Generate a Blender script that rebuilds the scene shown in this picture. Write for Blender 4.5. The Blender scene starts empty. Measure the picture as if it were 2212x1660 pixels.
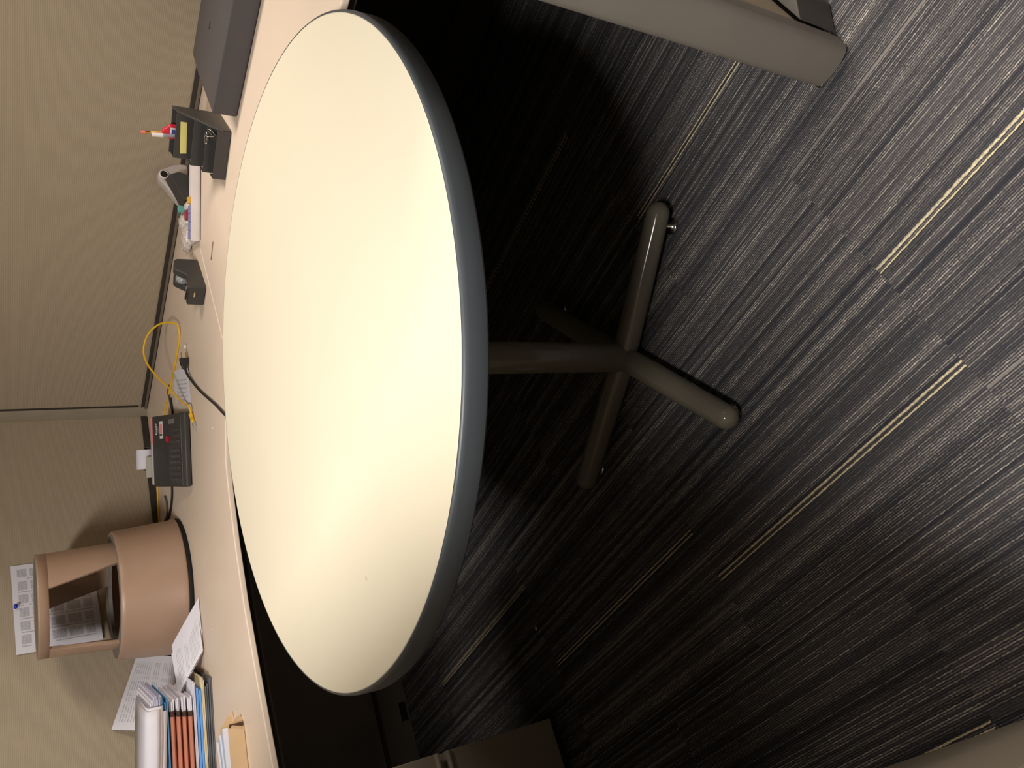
import bpy, bmesh, math, random
from mathutils import Vector, Matrix
random.seed(7)
sc = bpy.context.scene
col = sc.collection

# ------------------------------------------------------------------ camera
PITCH, ROLL, CAM_H, FPX = 0.58538185, -0.02295596, 1.14765771, 1692.04
fwd = Vector((0, math.cos(PITCH), -math.sin(PITCH)))
up0 = Vector((0, math.sin(PITCH), math.cos(PITCH)))
rt0 = Vector((1, 0, 0))
rt = math.cos(ROLL) * rt0 + math.sin(ROLL) * up0
up = -math.sin(ROLL) * rt0 + math.cos(ROLL) * up0
cd = bpy.data.cameras.new('camera')
cd.sensor_fit = 'HORIZONTAL'
cd.sensor_width = 36.0
cd.lens = FPX / 2212 * 36.0
cd.clip_start = 0.02
cam = bpy.data.objects.new('camera', cd)
# the photograph was taken with the camera turned on its side: image right = down in the room
bx, by, bz = -up, rt, -fwd
cam.matrix_world = Matrix(((bx.x, by.x, bz.x, 0), (bx.y, by.y, bz.y, 0), (bx.z, by.z, bz.z, CAM_H), (0, 0, 0, 1)))
col.objects.link(cam)
sc.camera = cam

# ------------------------------------------------------------------ world, exposure, lights
sc.view_settings.view_transform = 'Standard'
sc.view_settings.look = 'None'
sc.view_settings.exposure = 0
sc.view_settings.gamma = 1.0
sc.view_settings.use_curve_mapping = False
w = bpy.data.worlds.new('room_light')
sc.world = w
w.use_nodes = True
w.node_tree.nodes['Background'].inputs[0].default_value = (1.0, 0.86, 0.68, 1)
w.node_tree.nodes['Background'].inputs[1].default_value = 0.03

def area(name, loc, rz, sx, sy, power, color=(1.0, 0.90, 0.76), spread=180):
    l = bpy.data.lights.new(name, 'AREA')
    l.shape = 'RECTANGLE'; l.size = sx; l.size_y = sy; l.energy = power; l.color = color
    l.spread = math.radians(spread)
    o = bpy.data.objects.new(name, l); o.location = loc; o.rotation_euler = (0, 0, rz)
    col.objects.link(o)
    return o
LIGHTS = [  # x, y, z, rz, sx, sy, watts, colour
    (1.80, 1.28, 2.6, math.radians(-49.3), 1.15, 0.5, 54, (1, .91, .80)),
    (-.80, -.27, 2.6, math.radians(-49.3), 0.9, 0.4, 100, (1, .955, .90)),
    (2.20, 0.30, 2.6, math.radians(-49.3), 0.9, 0.4, 30, (1, .88, .74)),  # added fill, no known fixture; brightens the near-left floor and cabinet face
]
for i, (x, y, z, rz, sx, sy, e, c_) in enumerate(LIGHTS):
    area('ceiling_and_fill_light', (x, y, z), rz, sx, sy, e, c_)

# ------------------------------------------------------------------ helpers
def lin(c):
    return tuple(((v / 255) / 12.92 if v / 255 <= 0.04045 else ((v / 255 + 0.055) / 1.055) ** 2.4) for v in c) + (1,)

def tag(o, label=None, cat=None, group=None, kind=None):
    if label: o['label'] = label
    if cat: o['category'] = cat
    if group: o['group'] = group
    if kind: o['kind'] = kind
    return o

def empty(name, loc=(0, 0, 0), rz=0.0, label=None, cat=None, group=None, rot=None):
    o = bpy.data.objects.new(name, None)
    o.empty_display_size = 0.05
    o.location = loc
    o.rotation_euler = rot if rot else (0, 0, rz)
    col.objects.link(o)
    return tag(o, label, cat, group)

def obj(name, bm, mat, parent=None, smooth=False, bevel=0.0, seg=2, angle=35):
    me = bpy.data.meshes.new(name)
    bmesh.ops.recalc_face_normals(bm, faces=bm.faces)
    bm.to_mesh(me); bm.free()
    if isinstance(mat, (list, tuple)):
        for m in mat: me.materials.append(m)
    else:
        me.materials.append(mat)
    if smooth:
        for p in me.polygons: p.use_smooth = True
    o = bpy.data.objects.new(name, me)
    col.objects.link(o)
    if parent: o.parent = parent
    if bevel > 0:
        m = o.modifiers.new('bevel', 'BEVEL'); m.width = bevel; m.segments = seg
        m.limit_method = 'ANGLE'; m.angle_limit = math.radians(angle)
        m.harden_normals = False
        for p in me.polygons: p.use_smooth = True
        m2 = o.modifiers.new('wn', 'WEIGHTED_NORMAL'); m2.keep_sharp = True
    return o

def bm_new(): return bmesh.new()

def box(bm, x0, x1, y0, y1, z0, z1, M=None, mi=0):
    v = [Vector(p) for p in ((x0, y0, z0), (x1, y0, z0), (x1, y1, z0), (x0, y1, z0), (x0, y0, z1), (x1, y0, z1), (x1, y1, z1), (x0, y1, z1))]
    if M: v = [M @ p for p in v]
    vs = [bm.verts.new(p) for p in v]
    for f in ((3, 2, 1, 0), (4, 5, 6, 7), (0, 1, 5, 4), (1, 2, 6, 5), (2, 3, 7, 6), (3, 0, 4, 7)):
        bm.faces.new([vs[i] for i in f]).material_index = mi
    return vs

def hexa(bm, b, t):  # 4 bottom, 4 top points
    vs = [bm.verts.new(p) for p in list(b) + list(t)]
    for f in ((3, 2, 1, 0), (4, 5, 6, 7), (0, 1, 5, 4), (1, 2, 6, 5), (2, 3, 7, 6), (3, 0, 4, 7)):
        bm.faces.new([vs[i] for i in f])

def prism(bm, pts, z0, z1, M=None):
    lo = [Vector((p[0], p[1], z0)) for p in pts]; hi = [Vector((p[0], p[1], z1)) for p in pts]
    if M: lo = [M @ p for p in lo]; hi = [M @ p for p in hi]
    a = [bm.verts.new(p) for p in lo]; b = [bm.verts.new(p) for p in hi]
    n = len(pts)
    bm.faces.new(a[::-1]); bm.faces.new(b)
    for i in range(n): bm.faces.new((a[i], a[(i + 1) % n], b[(i + 1) % n], b[i]))

def profile(bm, pts, y0, y1):
    """x,z outline extruded along y"""
    a = [bm.verts.new((p[0], y0, p[1])) for p in pts]; b = [bm.verts.new((p[0], y1, p[1])) for p in pts]
    n = len(pts)
    bm.faces.new(a); bm.faces.new(b[::-1])
    for i in range(n): bm.faces.new((a[(i + 1) % n], a[i], b[i], b[(i + 1) % n]))

def lathe(bm, prof, n=64, cx=0, cy=0, close=True):
    rings = []
    for r, z in prof:
        if r < 1e-6: rings.append([bm.verts.new((cx, cy, z))])
        else: rings.append([bm.verts.new((cx + r * math.cos(2 * math.pi * i / n), cy + r * math.sin(2 * math.pi * i / n), z)) for i in range(n)])
    for a, b in zip(rings, rings[1:]):
        for i in range(n):
            j = (i + 1) % n
            if len(a) == 1 and len(b) == 1: continue
            if len(a) == 1: bm.faces.new((a[0], b[j], b[i]))
            elif len(b) == 1: bm.faces.new((a[i], a[j], b[0]))
            else: bm.faces.new((a[i], a[j], b[j], b[i]))

def catmull(P, k=8):
    P = [Vector(p) for p in P]
    out = []
    for i in range(len(P) - 1):
        p0 = P[max(i - 1, 0)]; p1 = P[i]; p2 = P[i + 1]; p3 = P[min(i + 2, len(P) - 1)]
        for j in range(k):
            t = j / k
            out.append(0.5 * ((2 * p1) + (-p0 + p2) * t + (2 * p0 - 5 * p1 + 4 * p2 - p3) * t * t + (-p0 + 3 * p1 - 3 * p2 + p3) * t ** 3))
    out.append(P[-1])
    return out

def tube(bm, pts, r, n=12, cap=True, smooth=8, rad=None):
    pts = catmull(pts, smooth) if smooth else [Vector(p) for p in pts]
    prev = None; rings = []
    for i, p in enumerate(pts):
        t = (pts[min(i + 1, len(pts) - 1)] - pts[max(i - 1, 0)]).normalized()
        if prev is None:
            a = Vector((0, 0, 1)) if abs(t.z) < 0.9 else Vector((1, 0, 0))
            nx = t.cross(a).normalized()
        else:
            nx = (prev - t * prev.dot(t)).normalized()
        prev = nx; ny = t.cross(nx)
        rr = rad[i] if rad else r
        rings.append([bm.verts.new(p + (nx * math.cos(2 * math.pi * k / n) + ny * math.sin(2 * math.pi * k / n)) * rr) for k in range(n)])
    for a, b in zip(rings, rings[1:]):
        for k in range(n): bm.faces.new((a[k], a[(k + 1) % n], b[(k + 1) % n], b[k]))
    if cap: bm.faces.new(rings[0][::-1]); bm.faces.new(rings[-1])

def sheet(bm, P00, P10, P11, P01, nu=10, nv=8, wav=None, th=0.0004):
    """thin sheet of paper through four corners, wav(u,v)->offset vector"""
    P00, P10, P11, P01 = map(Vector, (P00, P10, P11, P01))
    nrm = (P10 - P00).cross(P01 - P00).normalized()
    G = []
    for s in (0, 1):
        g = []
        for j in range(nv + 1):
            row = []
            for i in range(nu + 1):
                u, v = i / nu, j / nv
                p = P00 * (1 - u) * (1 - v) + P10 * u * (1 - v) + P11 * u * v + P01 * (1 - u) * v
                if wav: p = p + wav(u, v)
                row.append(bm.verts.new(p + nrm * (th * s)))
            g.append(row)
        G.append(g)
    uvl = bm.loops.layers.uv.verify()
    def f(vs, uvs):
        fc = bm.faces.new(vs)
        for l, q in zip(fc.loops, uvs): l[uvl].uv = q
    for j in range(nv):
        for i in range(nu):
            q = [(i / nu, j / nv), ((i + 1) / nu, j / nv), ((i + 1) / nu, (j + 1) / nv), (i / nu, (j + 1) / nv)]
            a = G[1]; f((a[j][i], a[j][i + 1], a[j + 1][i + 1], a[j + 1][i]), q)
            a = G[0]; f((a[j + 1][i], a[j + 1][i + 1], a[j][i + 1], a[j][i]), [q[3], q[2], q[1], q[0]])
    for j in range(nv):
        for i in (0, nu): bm.faces.new((G[0][j][i], G[0][j + 1][i], G[1][j + 1][i], G[1][j][i]))
    for i in range(nu):
        for j in (0, nv): bm.faces.new((G[0][j][i], G[0][j][i + 1], G[1][j][i + 1], G[1][j][i]))

# ------------------------------------------------------------------ materials
class NT:
    def __init__(s, name):
        s.m = bpy.data.materials.new(name); s.m.use_nodes = True
        s.t = s.m.node_tree; s.b = s.t.nodes['Principled BSDF']
    def n(s, ty, **kw):
        x = s.t.nodes.new(ty)
        for k, v in kw.items(): setattr(x, k, v)
        return x
    def l(s, a, b): s.t.links.new(a, b)
    def val(s, inp, v):
        if isinstance(v, bpy.types.NodeSocket): s.l(v, inp)
        else: inp.default_value = v
    def math(s, op, a, b=0.0, c=0.0):
        x = s.n('ShaderNodeMath', operation=op)
        s.val(x.inputs[0], a); s.val(x.inputs[1], b); s.val(x.inputs[2], c)
        return x.outputs[0]
    def mix(s, f, a, b, blend='MIX'):
        x = s.n('ShaderNodeMix', data_type='RGBA', blend_type=blend)
        s.val(x.inputs[0], f); s.val(x.inputs[6], a); s.val(x.inputs[7], b)
        return x.outputs[2]
    def noise(s, vec, scale, detail=2.0, rough=0.5, dim='3D'):
        x = s.n('ShaderNodeTexNoise', noise_dimensions=dim)
        if vec is not None: s.l(vec, x.inputs['W' if dim == '1D' else 'Vector'])
        x.inputs['Scale'].default_value = scale; x.inputs['Detail'].default_value = detail; x.inputs['Roughness'].default_value = rough
        return x.outputs[0]
    def bump(s, h, strength, dist):
        x = s.n('ShaderNodeBump'); s.l(h, x.inputs['Height'])
        x.inputs['Strength'].default_value = strength; x.inputs['Distance'].default_value = dist
        s.l(x.outputs[0], s.b.inputs['Normal'])
    def ramp(s, f, lo, hi):
        x = s.n('ShaderNodeMapRange'); s.val(x.inputs[0], f); x.inputs[1].default_value = lo; x.inputs[2].default_value = hi
        return x.outputs[0]
    def coord(s, which='Object'): return s.n('ShaderNodeTexCoord').outputs[which]

def plain(name, rgb, rough=0.5, metal=0.0, spec=0.5, var=0.06, nscale=18, bump=0.0, bscale=300, coat=0.0, sheen=0.0):
    s = NT(name); b = s.b
    c = lin(rgb); c2 = tuple(min(1, v * (1 + var)) for v in c[:3]) + (1,); c1 = tuple(v * (1 - var) for v in c[:3]) + (1,)
    co = s.coord()
    s.l(s.mix(s.ramp(s.noise(co, nscale, 3), .3, .7), c1, c2), b.inputs['Base Color'])
    b.inputs['Roughness'].default_value = rough; b.inputs['Metallic'].default_value = metal
    b.inputs['Specular IOR Level'].default_value = spec
    b.inputs['Coat Weight'].default_value = coat
    if bump: s.bump(s.noise(co, bscale, 2), bump, 0.001)
    return s.m

M = {}
M['laminate'] = plain('cream_laminate', (238, 228, 204), 0.36, spec=0.35, var=0.015, nscale=4)
M['table_rim'] = plain('dark_grey_rubber_rim', (80, 85, 90), 0.42, spec=0.5, var=0.04)
M['worktop'] = plain('beige_laminate', (230, 210, 190), 0.42, spec=0.35, var=0.02, nscale=7)
M['worktop_edge'] = plain('beige_edge_band', (224, 200, 165), 0.4, spec=0.4, var=0.02)
M['leg_paint'] = plain('taupe_enamel', (120, 114, 100), 0.13, spec=0.5, var=0.02)
M['panel_trim'] = plain('taupe_trim_paint', (124, 117, 108), 0.45, spec=0.4, var=0.03)
M['rail'] = plain('brown_grey_rail_paint', (112, 103, 90), 0.45, spec=0.35, var=0.03)
M['rail_dark'] = plain('dark_rail_channel', (62, 56, 50), 0.6, spec=0.3, var=0.03)
M['cab'] = plain('taupe_steel', (166, 154, 138), 0.42, spec=0.4, var=0.02, bump=0.05, bscale=600)
M['cab_dark'] = plain('dark_plinth', (52, 48, 44), 0.6)
M['pull'] = plain('taupe_pull_paint', (165, 154, 138), 0.3, spec=0.5)
M['blackpl'] = plain('black_plastic', (64, 62, 60), 0.42, spec=0.4, var=0.05)
M['blackmatte'] = plain('charcoal_painted_metal', (76, 73, 75), 0.42, spec=0.35, var=0.03)
M['blackmatte_top'] = M['blackmatte']
M['blackdeep'] = plain('deep_black_plastic', (18, 17, 17), 0.5)
M['rubber'] = plain('black_rubber', (24, 23, 22), 0.7, spec=0.3)
M['greyrubber'] = plain('worn_grey_rubber_tread', (128, 124, 116), 0.75, spec=0.2, var=0.18, nscale=40)
M['stool'] = plain('tan_enamel', (170, 140, 119), 0.38, spec=0.45, var=0.05, nscale=9)
M['paper'] = plain('white_paper', (226, 223, 232), 0.85, spec=0.15, var=0.03, nscale=9)
M['paper2'] = plain('pale_lilac_paper_edges', (204, 202, 222), 0.85, spec=0.15, var=0.08, nscale=60)
M['cream'] = plain('cream_card', (226, 212, 176), 0.8, spec=0.15)
M['blue'] = plain('blue_card', (104, 160, 226), 0.6, spec=0.25)
M['blue2'] = plain('teal_blue_card', (82, 138, 182), 0.6, spec=0.25)
M['orange'] = plain('rust_orange_card', (198, 136, 114), 0.75, spec=0.2, var=0.08)
M['brownband'] = plain('dark_brown_band', (72, 52, 44), 0.7)
M['kraft'] = plain('kraft_card', (208, 178, 140), 0.75, spec=0.2, var=0.05)
M['kraft_shade'] = plain('kraft_inside_shade', (74, 44, 28), 0.8)
M['greyfold'] = plain('slate_grey_card', (96, 98, 104), 0.6, var=0.15, nscale=30)
M['bluegrey'] = plain('blue_grey_card', (160, 176, 190), 0.7, var=0.05)
M['white_pl'] = plain('white_plastic', (226, 218, 218), 0.4, spec=0.45)
M['clear_bag'] = plain('milky_film', (214, 204, 196), 0.25, spec=0.6, var=0.14, nscale=120, bump=0.8, bscale=130)
M['grey_pl'] = plain('light_grey_plastic', (188, 178, 172), 0.35, spec=0.45)
M['yellow'] = plain('yellow_cable_jacket', (240, 190, 40), 0.45)
M['blackcord'] = plain('black_cord', (40, 37, 36), 0.5)
M['greycord'] = plain('grey_cord', (96, 88, 78), 0.5)
M['brass'] = plain('brass_prong', (214, 184, 130), 0.25, metal=1.0)
M['chrome'] = plain('polished_steel', (200, 198, 196), 0.18, metal=1.0)
M['red'] = plain('red_plastic', (200, 30, 56), 0.4)
M['pink'] = plain('salmon_sticker', (232, 138, 132), 0.6)
M['pinkrub'] = plain('pink_eraser', (238, 120, 92), 0.8)
M['orangewood'] = plain('pencil_orange', (240, 176, 70), 0.5)
M['paleguide'] = plain('pale_grey_green_plastic', (176, 174, 160), 0.4)
M['navy'] = plain('navy_ink', (60, 70, 140), 0.5)
M['sticky'] = plain('pale_yellow_paper', (236, 222, 140), 0.8, spec=0.15)
M['whitemark'] = plain('white_print', (225, 222, 218), 0.6)
M['greymark'] = plain('grey_print', (120, 116, 112), 0.6)
M['pinblue'] = plain('blue_pin_plastic', (28, 48, 190), 0.3)
M['teal'] = plain('teal_tab', (110, 176, 168), 0.5)
M['lilac'] = plain('lilac_tab', (150, 152, 196), 0.5)
M['maroon'] = plain('maroon_tab', (166, 60, 78), 0.5)
M['amber'] = plain('amber_tab', (240, 190, 84), 0.5)
M['lint'] = plain('white_lint', (225, 220, 214), 0.9)
M['stain'] = plain('faint_grey_smudge', (222, 207, 180), 0.7)

def clear_plastic():
    s = NT('clear_plastic'); b = s.b
    b.inputs['Base Color'].default_value = (0.85, 0.86, 0.85, 1); b.inputs['Roughness'].default_value = 0.12
    b.inputs['Transmission Weight'].default_value = 0.75; b.inputs['IOR'].default_value = 1.45
    return s.m
M['clear'] = clear_plastic()

# woven panel fabric: fine horizontal ribs
def fabric():
    s = NT('ribbed_panel_fabric'); co = s.coord()
    sep = s.n('ShaderNodeSeparateXYZ'); s.l(co, sep.inputs[0])
    z = sep.outputs[2]
    rib = s.math('SINE', s.math('MULTIPLY', z, 2 * math.pi / 0.0043))
    rib = s.math('MULTIPLY_ADD', rib, 0.5, 0.5)
    weave = s.noise(co, 420, 2)
    mot = s.noise(co, 30, 3)
    f = s.math('ADD', s.math('MULTIPLY', rib, 0.55), s.math('MULTIPLY', weave, 0.45))
    cA = s.mix(f, lin((158, 144, 123)), lin((186, 170, 148)))
    s.l(s.mix(s.math('MULTIPLY', s.ramp(mot, .35, .65), 0.12), cA, lin((150, 138, 112))), s.b.inputs['Base Color'])
    s.b.inputs['Roughness'].default_value = 0.95; s.b.inputs['Specular IOR Level'].default_value = 0.1
    s.bump(f, 0.3, 0.001)
    return s.m
M['fabric'] = fabric()

A_ANG = math.radians(-49.3)
A = Vector((math.cos(A_ANG), math.sin(A_ANG), 0)); N = Vector((A.y, -A.x, 0))
B_ANG = math.radians(210.5)
B = Vector((math.cos(B_ANG), math.sin(B_ANG), 0)); NB = Vector((-B.y, B.x, 0))
K = Vector((-0.069, 3.066, 0))
W = 0.69     # worktop height

def carpet():
    s = NT('striped_carpet_tile'); co = s.coord()
    dot = lambda v: (lambda x: (s.l(co, x.inputs[0]), setattr(x.inputs[1], 'default_value', v), x.outputs['Value'])[2])(s.n('ShaderNodeVectorMath', operation='DOT_PRODUCT'))
    S = dot((A.x, A.y, 0)); T = dot((-A.y, A.x, 0))
    L = 0.606
    ci = s.math('FLOOR', s.math('DIVIDE', s.math('SUBTRACT', T, 0.225), L))
    odd = s.math('MODULO', s.math('ADD', ci, 40.0), 2.0)
    sr = s.math('DIVIDE', s.math('ADD', s.math('SUBTRACT', S, -0.423), s.math('MULTIPLY', odd, L / 2)), L)
    ri = s.math('FLOOR', sr)
    hv = s.n('ShaderNodeCombineXYZ'); s.l(ci, hv.inputs[0]); s.l(ri, hv.inputs[1])
    wn = s.n('ShaderNodeTexWhiteNoise', noise_dimensions='3D'); s.l(hv.outputs[0], wn.inputs[0])
    h = s.math('MULTIPLY', wn.outputs[0], 37.0)
    # gentle wobble of the yarn rows
    wob = s.n('ShaderNodeCombineXYZ'); s.l(s.math('MULTIPLY', S, 150.0), wob.inputs[0]); s.l(s.math('MULTIPLY', T, 200.0), wob.inputs[1])
    wv = s.noise(wob.outputs[0], 1.0, 2)
    jit = s.math('MULTIPLY', s.math('SUBTRACT', wv, 0.5), 0.0030)
    t2 = s.math('ADD', s.math('ADD', T, h), jit)
    tg = s.math('ADD', T, jit)
    # rows of loops
    PIT = 0.0037
    idx = s.math('FLOOR', s.math('DIVIDE', tg, PIT)); fr = s.math('FRACT', s.math('DIVIDE', tg, PIT))
    row = s.math('SINE', s.math('MULTIPLY', fr, math.pi))
    w1 = s.n('ShaderNodeTexWhiteNoise', noise_dimensions='1D'); s.l(s.math('ADD', idx, s.math('FLOOR', s.math('MULTIPLY', wn.outputs[0], 2.6))), w1.inputs['W'])
    rnd = w1.outputs[0]
    idx2 = s.math('FLOOR', s.math('DIVIDE', t2, PIT * 3)); w2 = s.n('ShaderNodeTexWhiteNoise', noise_dimensions='1D'); s.l(s.math('ADD', idx2, 91.3), w2.inputs['W'])
    band = s.noise(t2, 26.0, 3, 0.6, '1D')
    # beads along each yarn
    bv = s.n('ShaderNodeCombineXYZ'); s.l(s.math('MULTIPLY', S, 230.0), bv.inputs[0]); s.l(s.math('MULTIPLY', s.math('ADD', T, h), 330.0), bv.inputs[1])
    bead = s.ramp(s.noise(bv.outputs[0], 1.0, 2), .35, .68)
    lv = s.n('ShaderNodeCombineXYZ'); s.l(s.math('MULTIPLY', S, 30.0), lv.inputs[0]); s.l(s.math('MULTIPLY', idx, 5.17), lv.inputs[1])
    dash = s.ramp(s.noise(lv.outputs[0], 1.0, 2), .36, .62)
    amt = s.math('MULTIPLY', s.math('MULTIPLY_ADD', s.math('POWER', rnd, 1.6), 0.95, 0.12), s.math('MULTIPLY_ADD', s.ramp(band, .36, .62), 0.42, 0.5))
    yarn = s.math('MULTIPLY', s.math('MULTIPLY', s.math('POWER', row, 2.6), amt), s.math('MULTIPLY_ADD', bead, 0.95, 0.3))
    yarn = s.math('MULTIPLY', yarn, s.math('MULTIPLY_ADD', dash, 0.6, 0.5))
    base = s.mix(s.ramp(band, .35, .65), lin((50, 51, 58)), lin((66, 65, 70)))
    base = s.mix(s.math('MULTIPLY', s.ramp(w2.outputs[0], .5, 1.0), 0.3), base, lin((98, 94, 95)))
    colr = s.mix(yarn, base, lin((222, 211, 198)))
    # solid darker and paler rows inside each tile
    w3 = s.n('ShaderNodeTexWhiteNoise', noise_dimensions='1D'); idx3 = s.math('FLOOR', s.math('DIVIDE', t2, 0.0048)); s.l(s.math('ADD', idx3, 17.7), w3.inputs['W'])
    dk = s.math('GREATER_THAN', w3.outputs[0], 0.93); pl = s.math('LESS_THAN', w3.outputs[0], 0.022)
    colr = s.mix(s.math('MULTIPLY', dk, 0.6), colr, lin((44, 45, 52)))
    colr = s.mix(s.math('MULTIPLY', pl, 0.6), colr, lin((156, 148, 142)))
    # the yellow double rows the photo shows
    def span(a, b, x): return s.math('MULTIPLY', s.math('GREATER_THAN', x, a), s.math('LESS_THAN', x, b))
    tw = s.math('ADD', T, s.math('MULTIPLY', s.math('SUBTRACT', wv, 0.5), 0.003))
    mask = None
    for (s0, s1, t0) in YEL:
        m1 = s.math('MAXIMUM', s.math('LESS_THAN', s.math('ABSOLUTE', s.math('SUBTRACT', tw, t0)), 0.0013),
                    s.math('LESS_THAN', s.math('ABSOLUTE', s.math('SUBTRACT', tw, t0 + 0.0085)), 0.0014))
        m1 = s.math('MULTIPLY', m1, span(s0, s1, S))
        mask = m1 if mask is None else s.math('MAXIMUM', mask, m1)
    colr = s.mix(s.math('MULTIPLY', mask, s.math('MULTIPLY_ADD', bead, 0.45, 0.55)), colr, lin((240, 222, 176)))
    s.l(colr, s.b.inputs['Base Color'])
    s.b.inputs['Roughness'].default_value = 0.95; s.b.inputs['Specular IOR Level'].default_value = 0.12
    hgt = s.math('ADD', s.math('MULTIPLY', row, 0.6), s.math('MULTIPLY', bead, 0.5))
    s.bump(hgt, 0.55, 0.0016)
    return s.m
YEL = [(-1.028, -0.423, 0.380), (-0.423, 0.183, 0.572), (-1.634, -1.03, 0.485), (-0.707, -0.12, 1.062), (-1.36, -0.73, -0.02), (-2.24, -1.63, 0.70), (-1.33, -0.73, 1.40)]
M['carpet'] = carpet()

def printed(name, kind):
    """paper with faint grey printing, in the sheet's own UV"""
    s = NT(name); uv = s.coord('UV')
    sep = s.n('ShaderNodeSeparateXYZ'); s.l(uv, sep.inputs[0]); U, V = sep.outputs[0], sep.outputs[1]
    inside = lambda x, a, b: s.math('MULTIPLY', s.math('GREATER_THAN', x, a), s.math('LESS_THAN', x, b))
    if kind == 'calendar':      # columns of small text blocks
        cu = s.math('FRACT', s.math('MULTIPLY', s.math('SUBTRACT', U, 0.07), 6.6)); cv = s.math('FRACT', s.math('MULTIPLY', V, 5.0))
        body = s.math('MULTIPLY', inside(cu, 0.2, 0.86), inside(cv, 0.1, 0.92))
        lines = s.math('GREATER_THAN', s.math('FRACT', s.math('MULTIPLY', V, 62)), 0.3)
        words = s.ramp(s.noise(uv, 70, 2), .35, .6)
        ink = s.math('MULTIPLY', body, s.math('MULTIPLY_ADD', s.math('MULTIPLY', lines, words), 0.45, 0.32))
        head = s.math('MULTIPLY', inside(cu, 0.02, 0.1), s.math('GREATER_THAN', s.noise(uv, 9, 1), 0.42))
        ink = s.math('MAXIMUM', ink, s.math('MULTIPLY', head, 0.62))
        ink = s.math('MULTIPLY', s.math('MULTIPLY', ink, 0.72), s.math('MULTIPLY', inside(U, 0.07, 0.95), inside(V, 0.07, 0.93)))
    elif kind == 'receipt':
        l1 = s.math('GREATER_THAN', s.math('FRACT', s.math('MULTIPLY', V, 9)), 0.6)
        ink = s.math('MULTIPLY', s.math('MULTIPLY', l1, s.ramp(s.noise(uv, 30, 2), .4, .6)), s.math('MULTIPLY', inside(U, .15, .8), inside(V, .25, .9)))
        ink = s.math('MULTIPLY', ink, 0.6)
    else:                       # a typed letter: long lines
        l1 = s.math('GREATER_THAN', s.math('FRACT', s.math('MULTIPLY', V, 22)), 0.62)
        st = s.n('ShaderNodeMapping'); st.inputs['Scale'].default_value = (30, 2, 1); s.l(uv, st.inputs[0])
        wd = s.ramp(s.noise(st.outputs[0], 1.0, 2), .38, .5)
        para = s.math('GREATER_THAN', s.noise(V, 5.5, 1, .5, '1D'), 0.44)
        ink = s.math('MULTIPLY', s.math('MULTIPLY', l1, wd), s.math('MULTIPLY', para, s.math('MULTIPLY', inside(U, .1, .9), inside(V, .06, .88))))
        ink = s.math('MULTIPLY', ink, 0.42)
    s.l(s.mix(ink, lin((226, 223, 230)), lin((96, 92, 96))), s.b.inputs['Base Color'])
    s.b.inputs['Roughness'].default_value = 0.85; s.b.inputs['Specular IOR Level'].default_value = 0.15
    return s.m
M['calendar'] = printed('printed_calendar_paper', 'calendar')
M['letter'] = printed('typed_letter_paper', 'letter')
M['receipt'] = printed('printed_slip_paper', 'receipt')

# ------------------------------------------------------------------ the setting
bm = bm_new(); box(bm, -4, 4, -3, 6, -0.05, 0.0)
tag(obj('floor', bm, M['carpet']), kind='structure')

WALL_H = 1.42
WING_H = 1.32
NC_BACK = 0.22
NEARCAB_H = 1.46
def wallbox(bm, org, X, Y, x0, x1, y0, y1, z0, z1):
    Mx = Matrix(((X.x, Y.x, 0, org.x), (X.y, Y.y, 0, org.y), (0, 0, 1, 0), (0, 0, 0, 1)))
    box(bm, x0, x1, y0, y1, z0, z1, Mx)
# right cubicle wall (runs along A), left cubicle wall (runs along B); the room is on the N / NB side
bm = bm_new(); wallbox(bm, K, A, N, 0.022, 2.3, -0.06, 0.0, 0.10, WALL_H)
tag(obj('wall_right', bm, M['fabric']), kind='structure')
bm = bm_new(); wallbox(bm, K, B, NB, 0.012, 3.2, -0.06, 0.0, 0.10, WALL_H)
tag(obj('wall_left', bm, M['fabric']), kind='structure')
# rails along the worktop
bm = bm_new(); wallbox(bm, K, A, N, 0.018, 2.3, 0.0005, 0.008, W + 0.002, W + 0.010)
tag(obj('trim_1', bm, M['rail'], bevel=0.001), kind='structure')
bm = bm_new(); wallbox(bm, K, A, N, 0.018, 2.3, 0.0005, 0.004, W + 0.010, W + 0.021)
tag(obj('trim_2', bm, M['rail_dark']), kind='structure')
bm = bm_new(); wallbox(bm, K, B, NB, 0.018, 3.2, 0.0005, 0.005, W + 0.002, W + 0.021)
tag(obj('trim_3', bm, M['rail_dark']), kind='structure')
# panels below the worktops; the right one painted near-black for under-desk shade
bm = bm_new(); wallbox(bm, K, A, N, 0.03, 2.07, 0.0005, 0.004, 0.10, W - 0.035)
tag(obj('trim_6', bm, plain('shade_lower_panel', (58, 53, 49), 0.8, spec=0.1)), kind='structure')
bm = bm_new(); wallbox(bm, K, B, NB, 0.03, 3.2, 0.0005, 0.004, 0.10, W - 0.035)
tag(obj('trim_7', bm, plain('brown_lower_panel', (176, 164, 152), 0.8, spec=0.1)), kind='structure')
# corner post
bm = bm_new()
c0 = K + A * 0.0 + N * 0.0
prism(bm, [(K + A * 0.030 + N * 0.004)[:2], (K + B * 0.022 + NB * 0.004)[:2], (K + B * 0.03 - NB * 0.06)[:2], (K - N * 0.06 + A * 0.03)[:2]], 0.0, WALL_H)
tag(obj('trim_4', bm, plain('post_paint', (152, 140, 122), 0.45), bevel=0.002), kind='structure')
bm = bm_new(); wallbox(bm, K, A, N, 0.031, 0.037, 0.0003, 0.003, W + 0.03, WALL_H)
tag(obj('trim_5', bm, M['rail_dark']), kind='structure')
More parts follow.
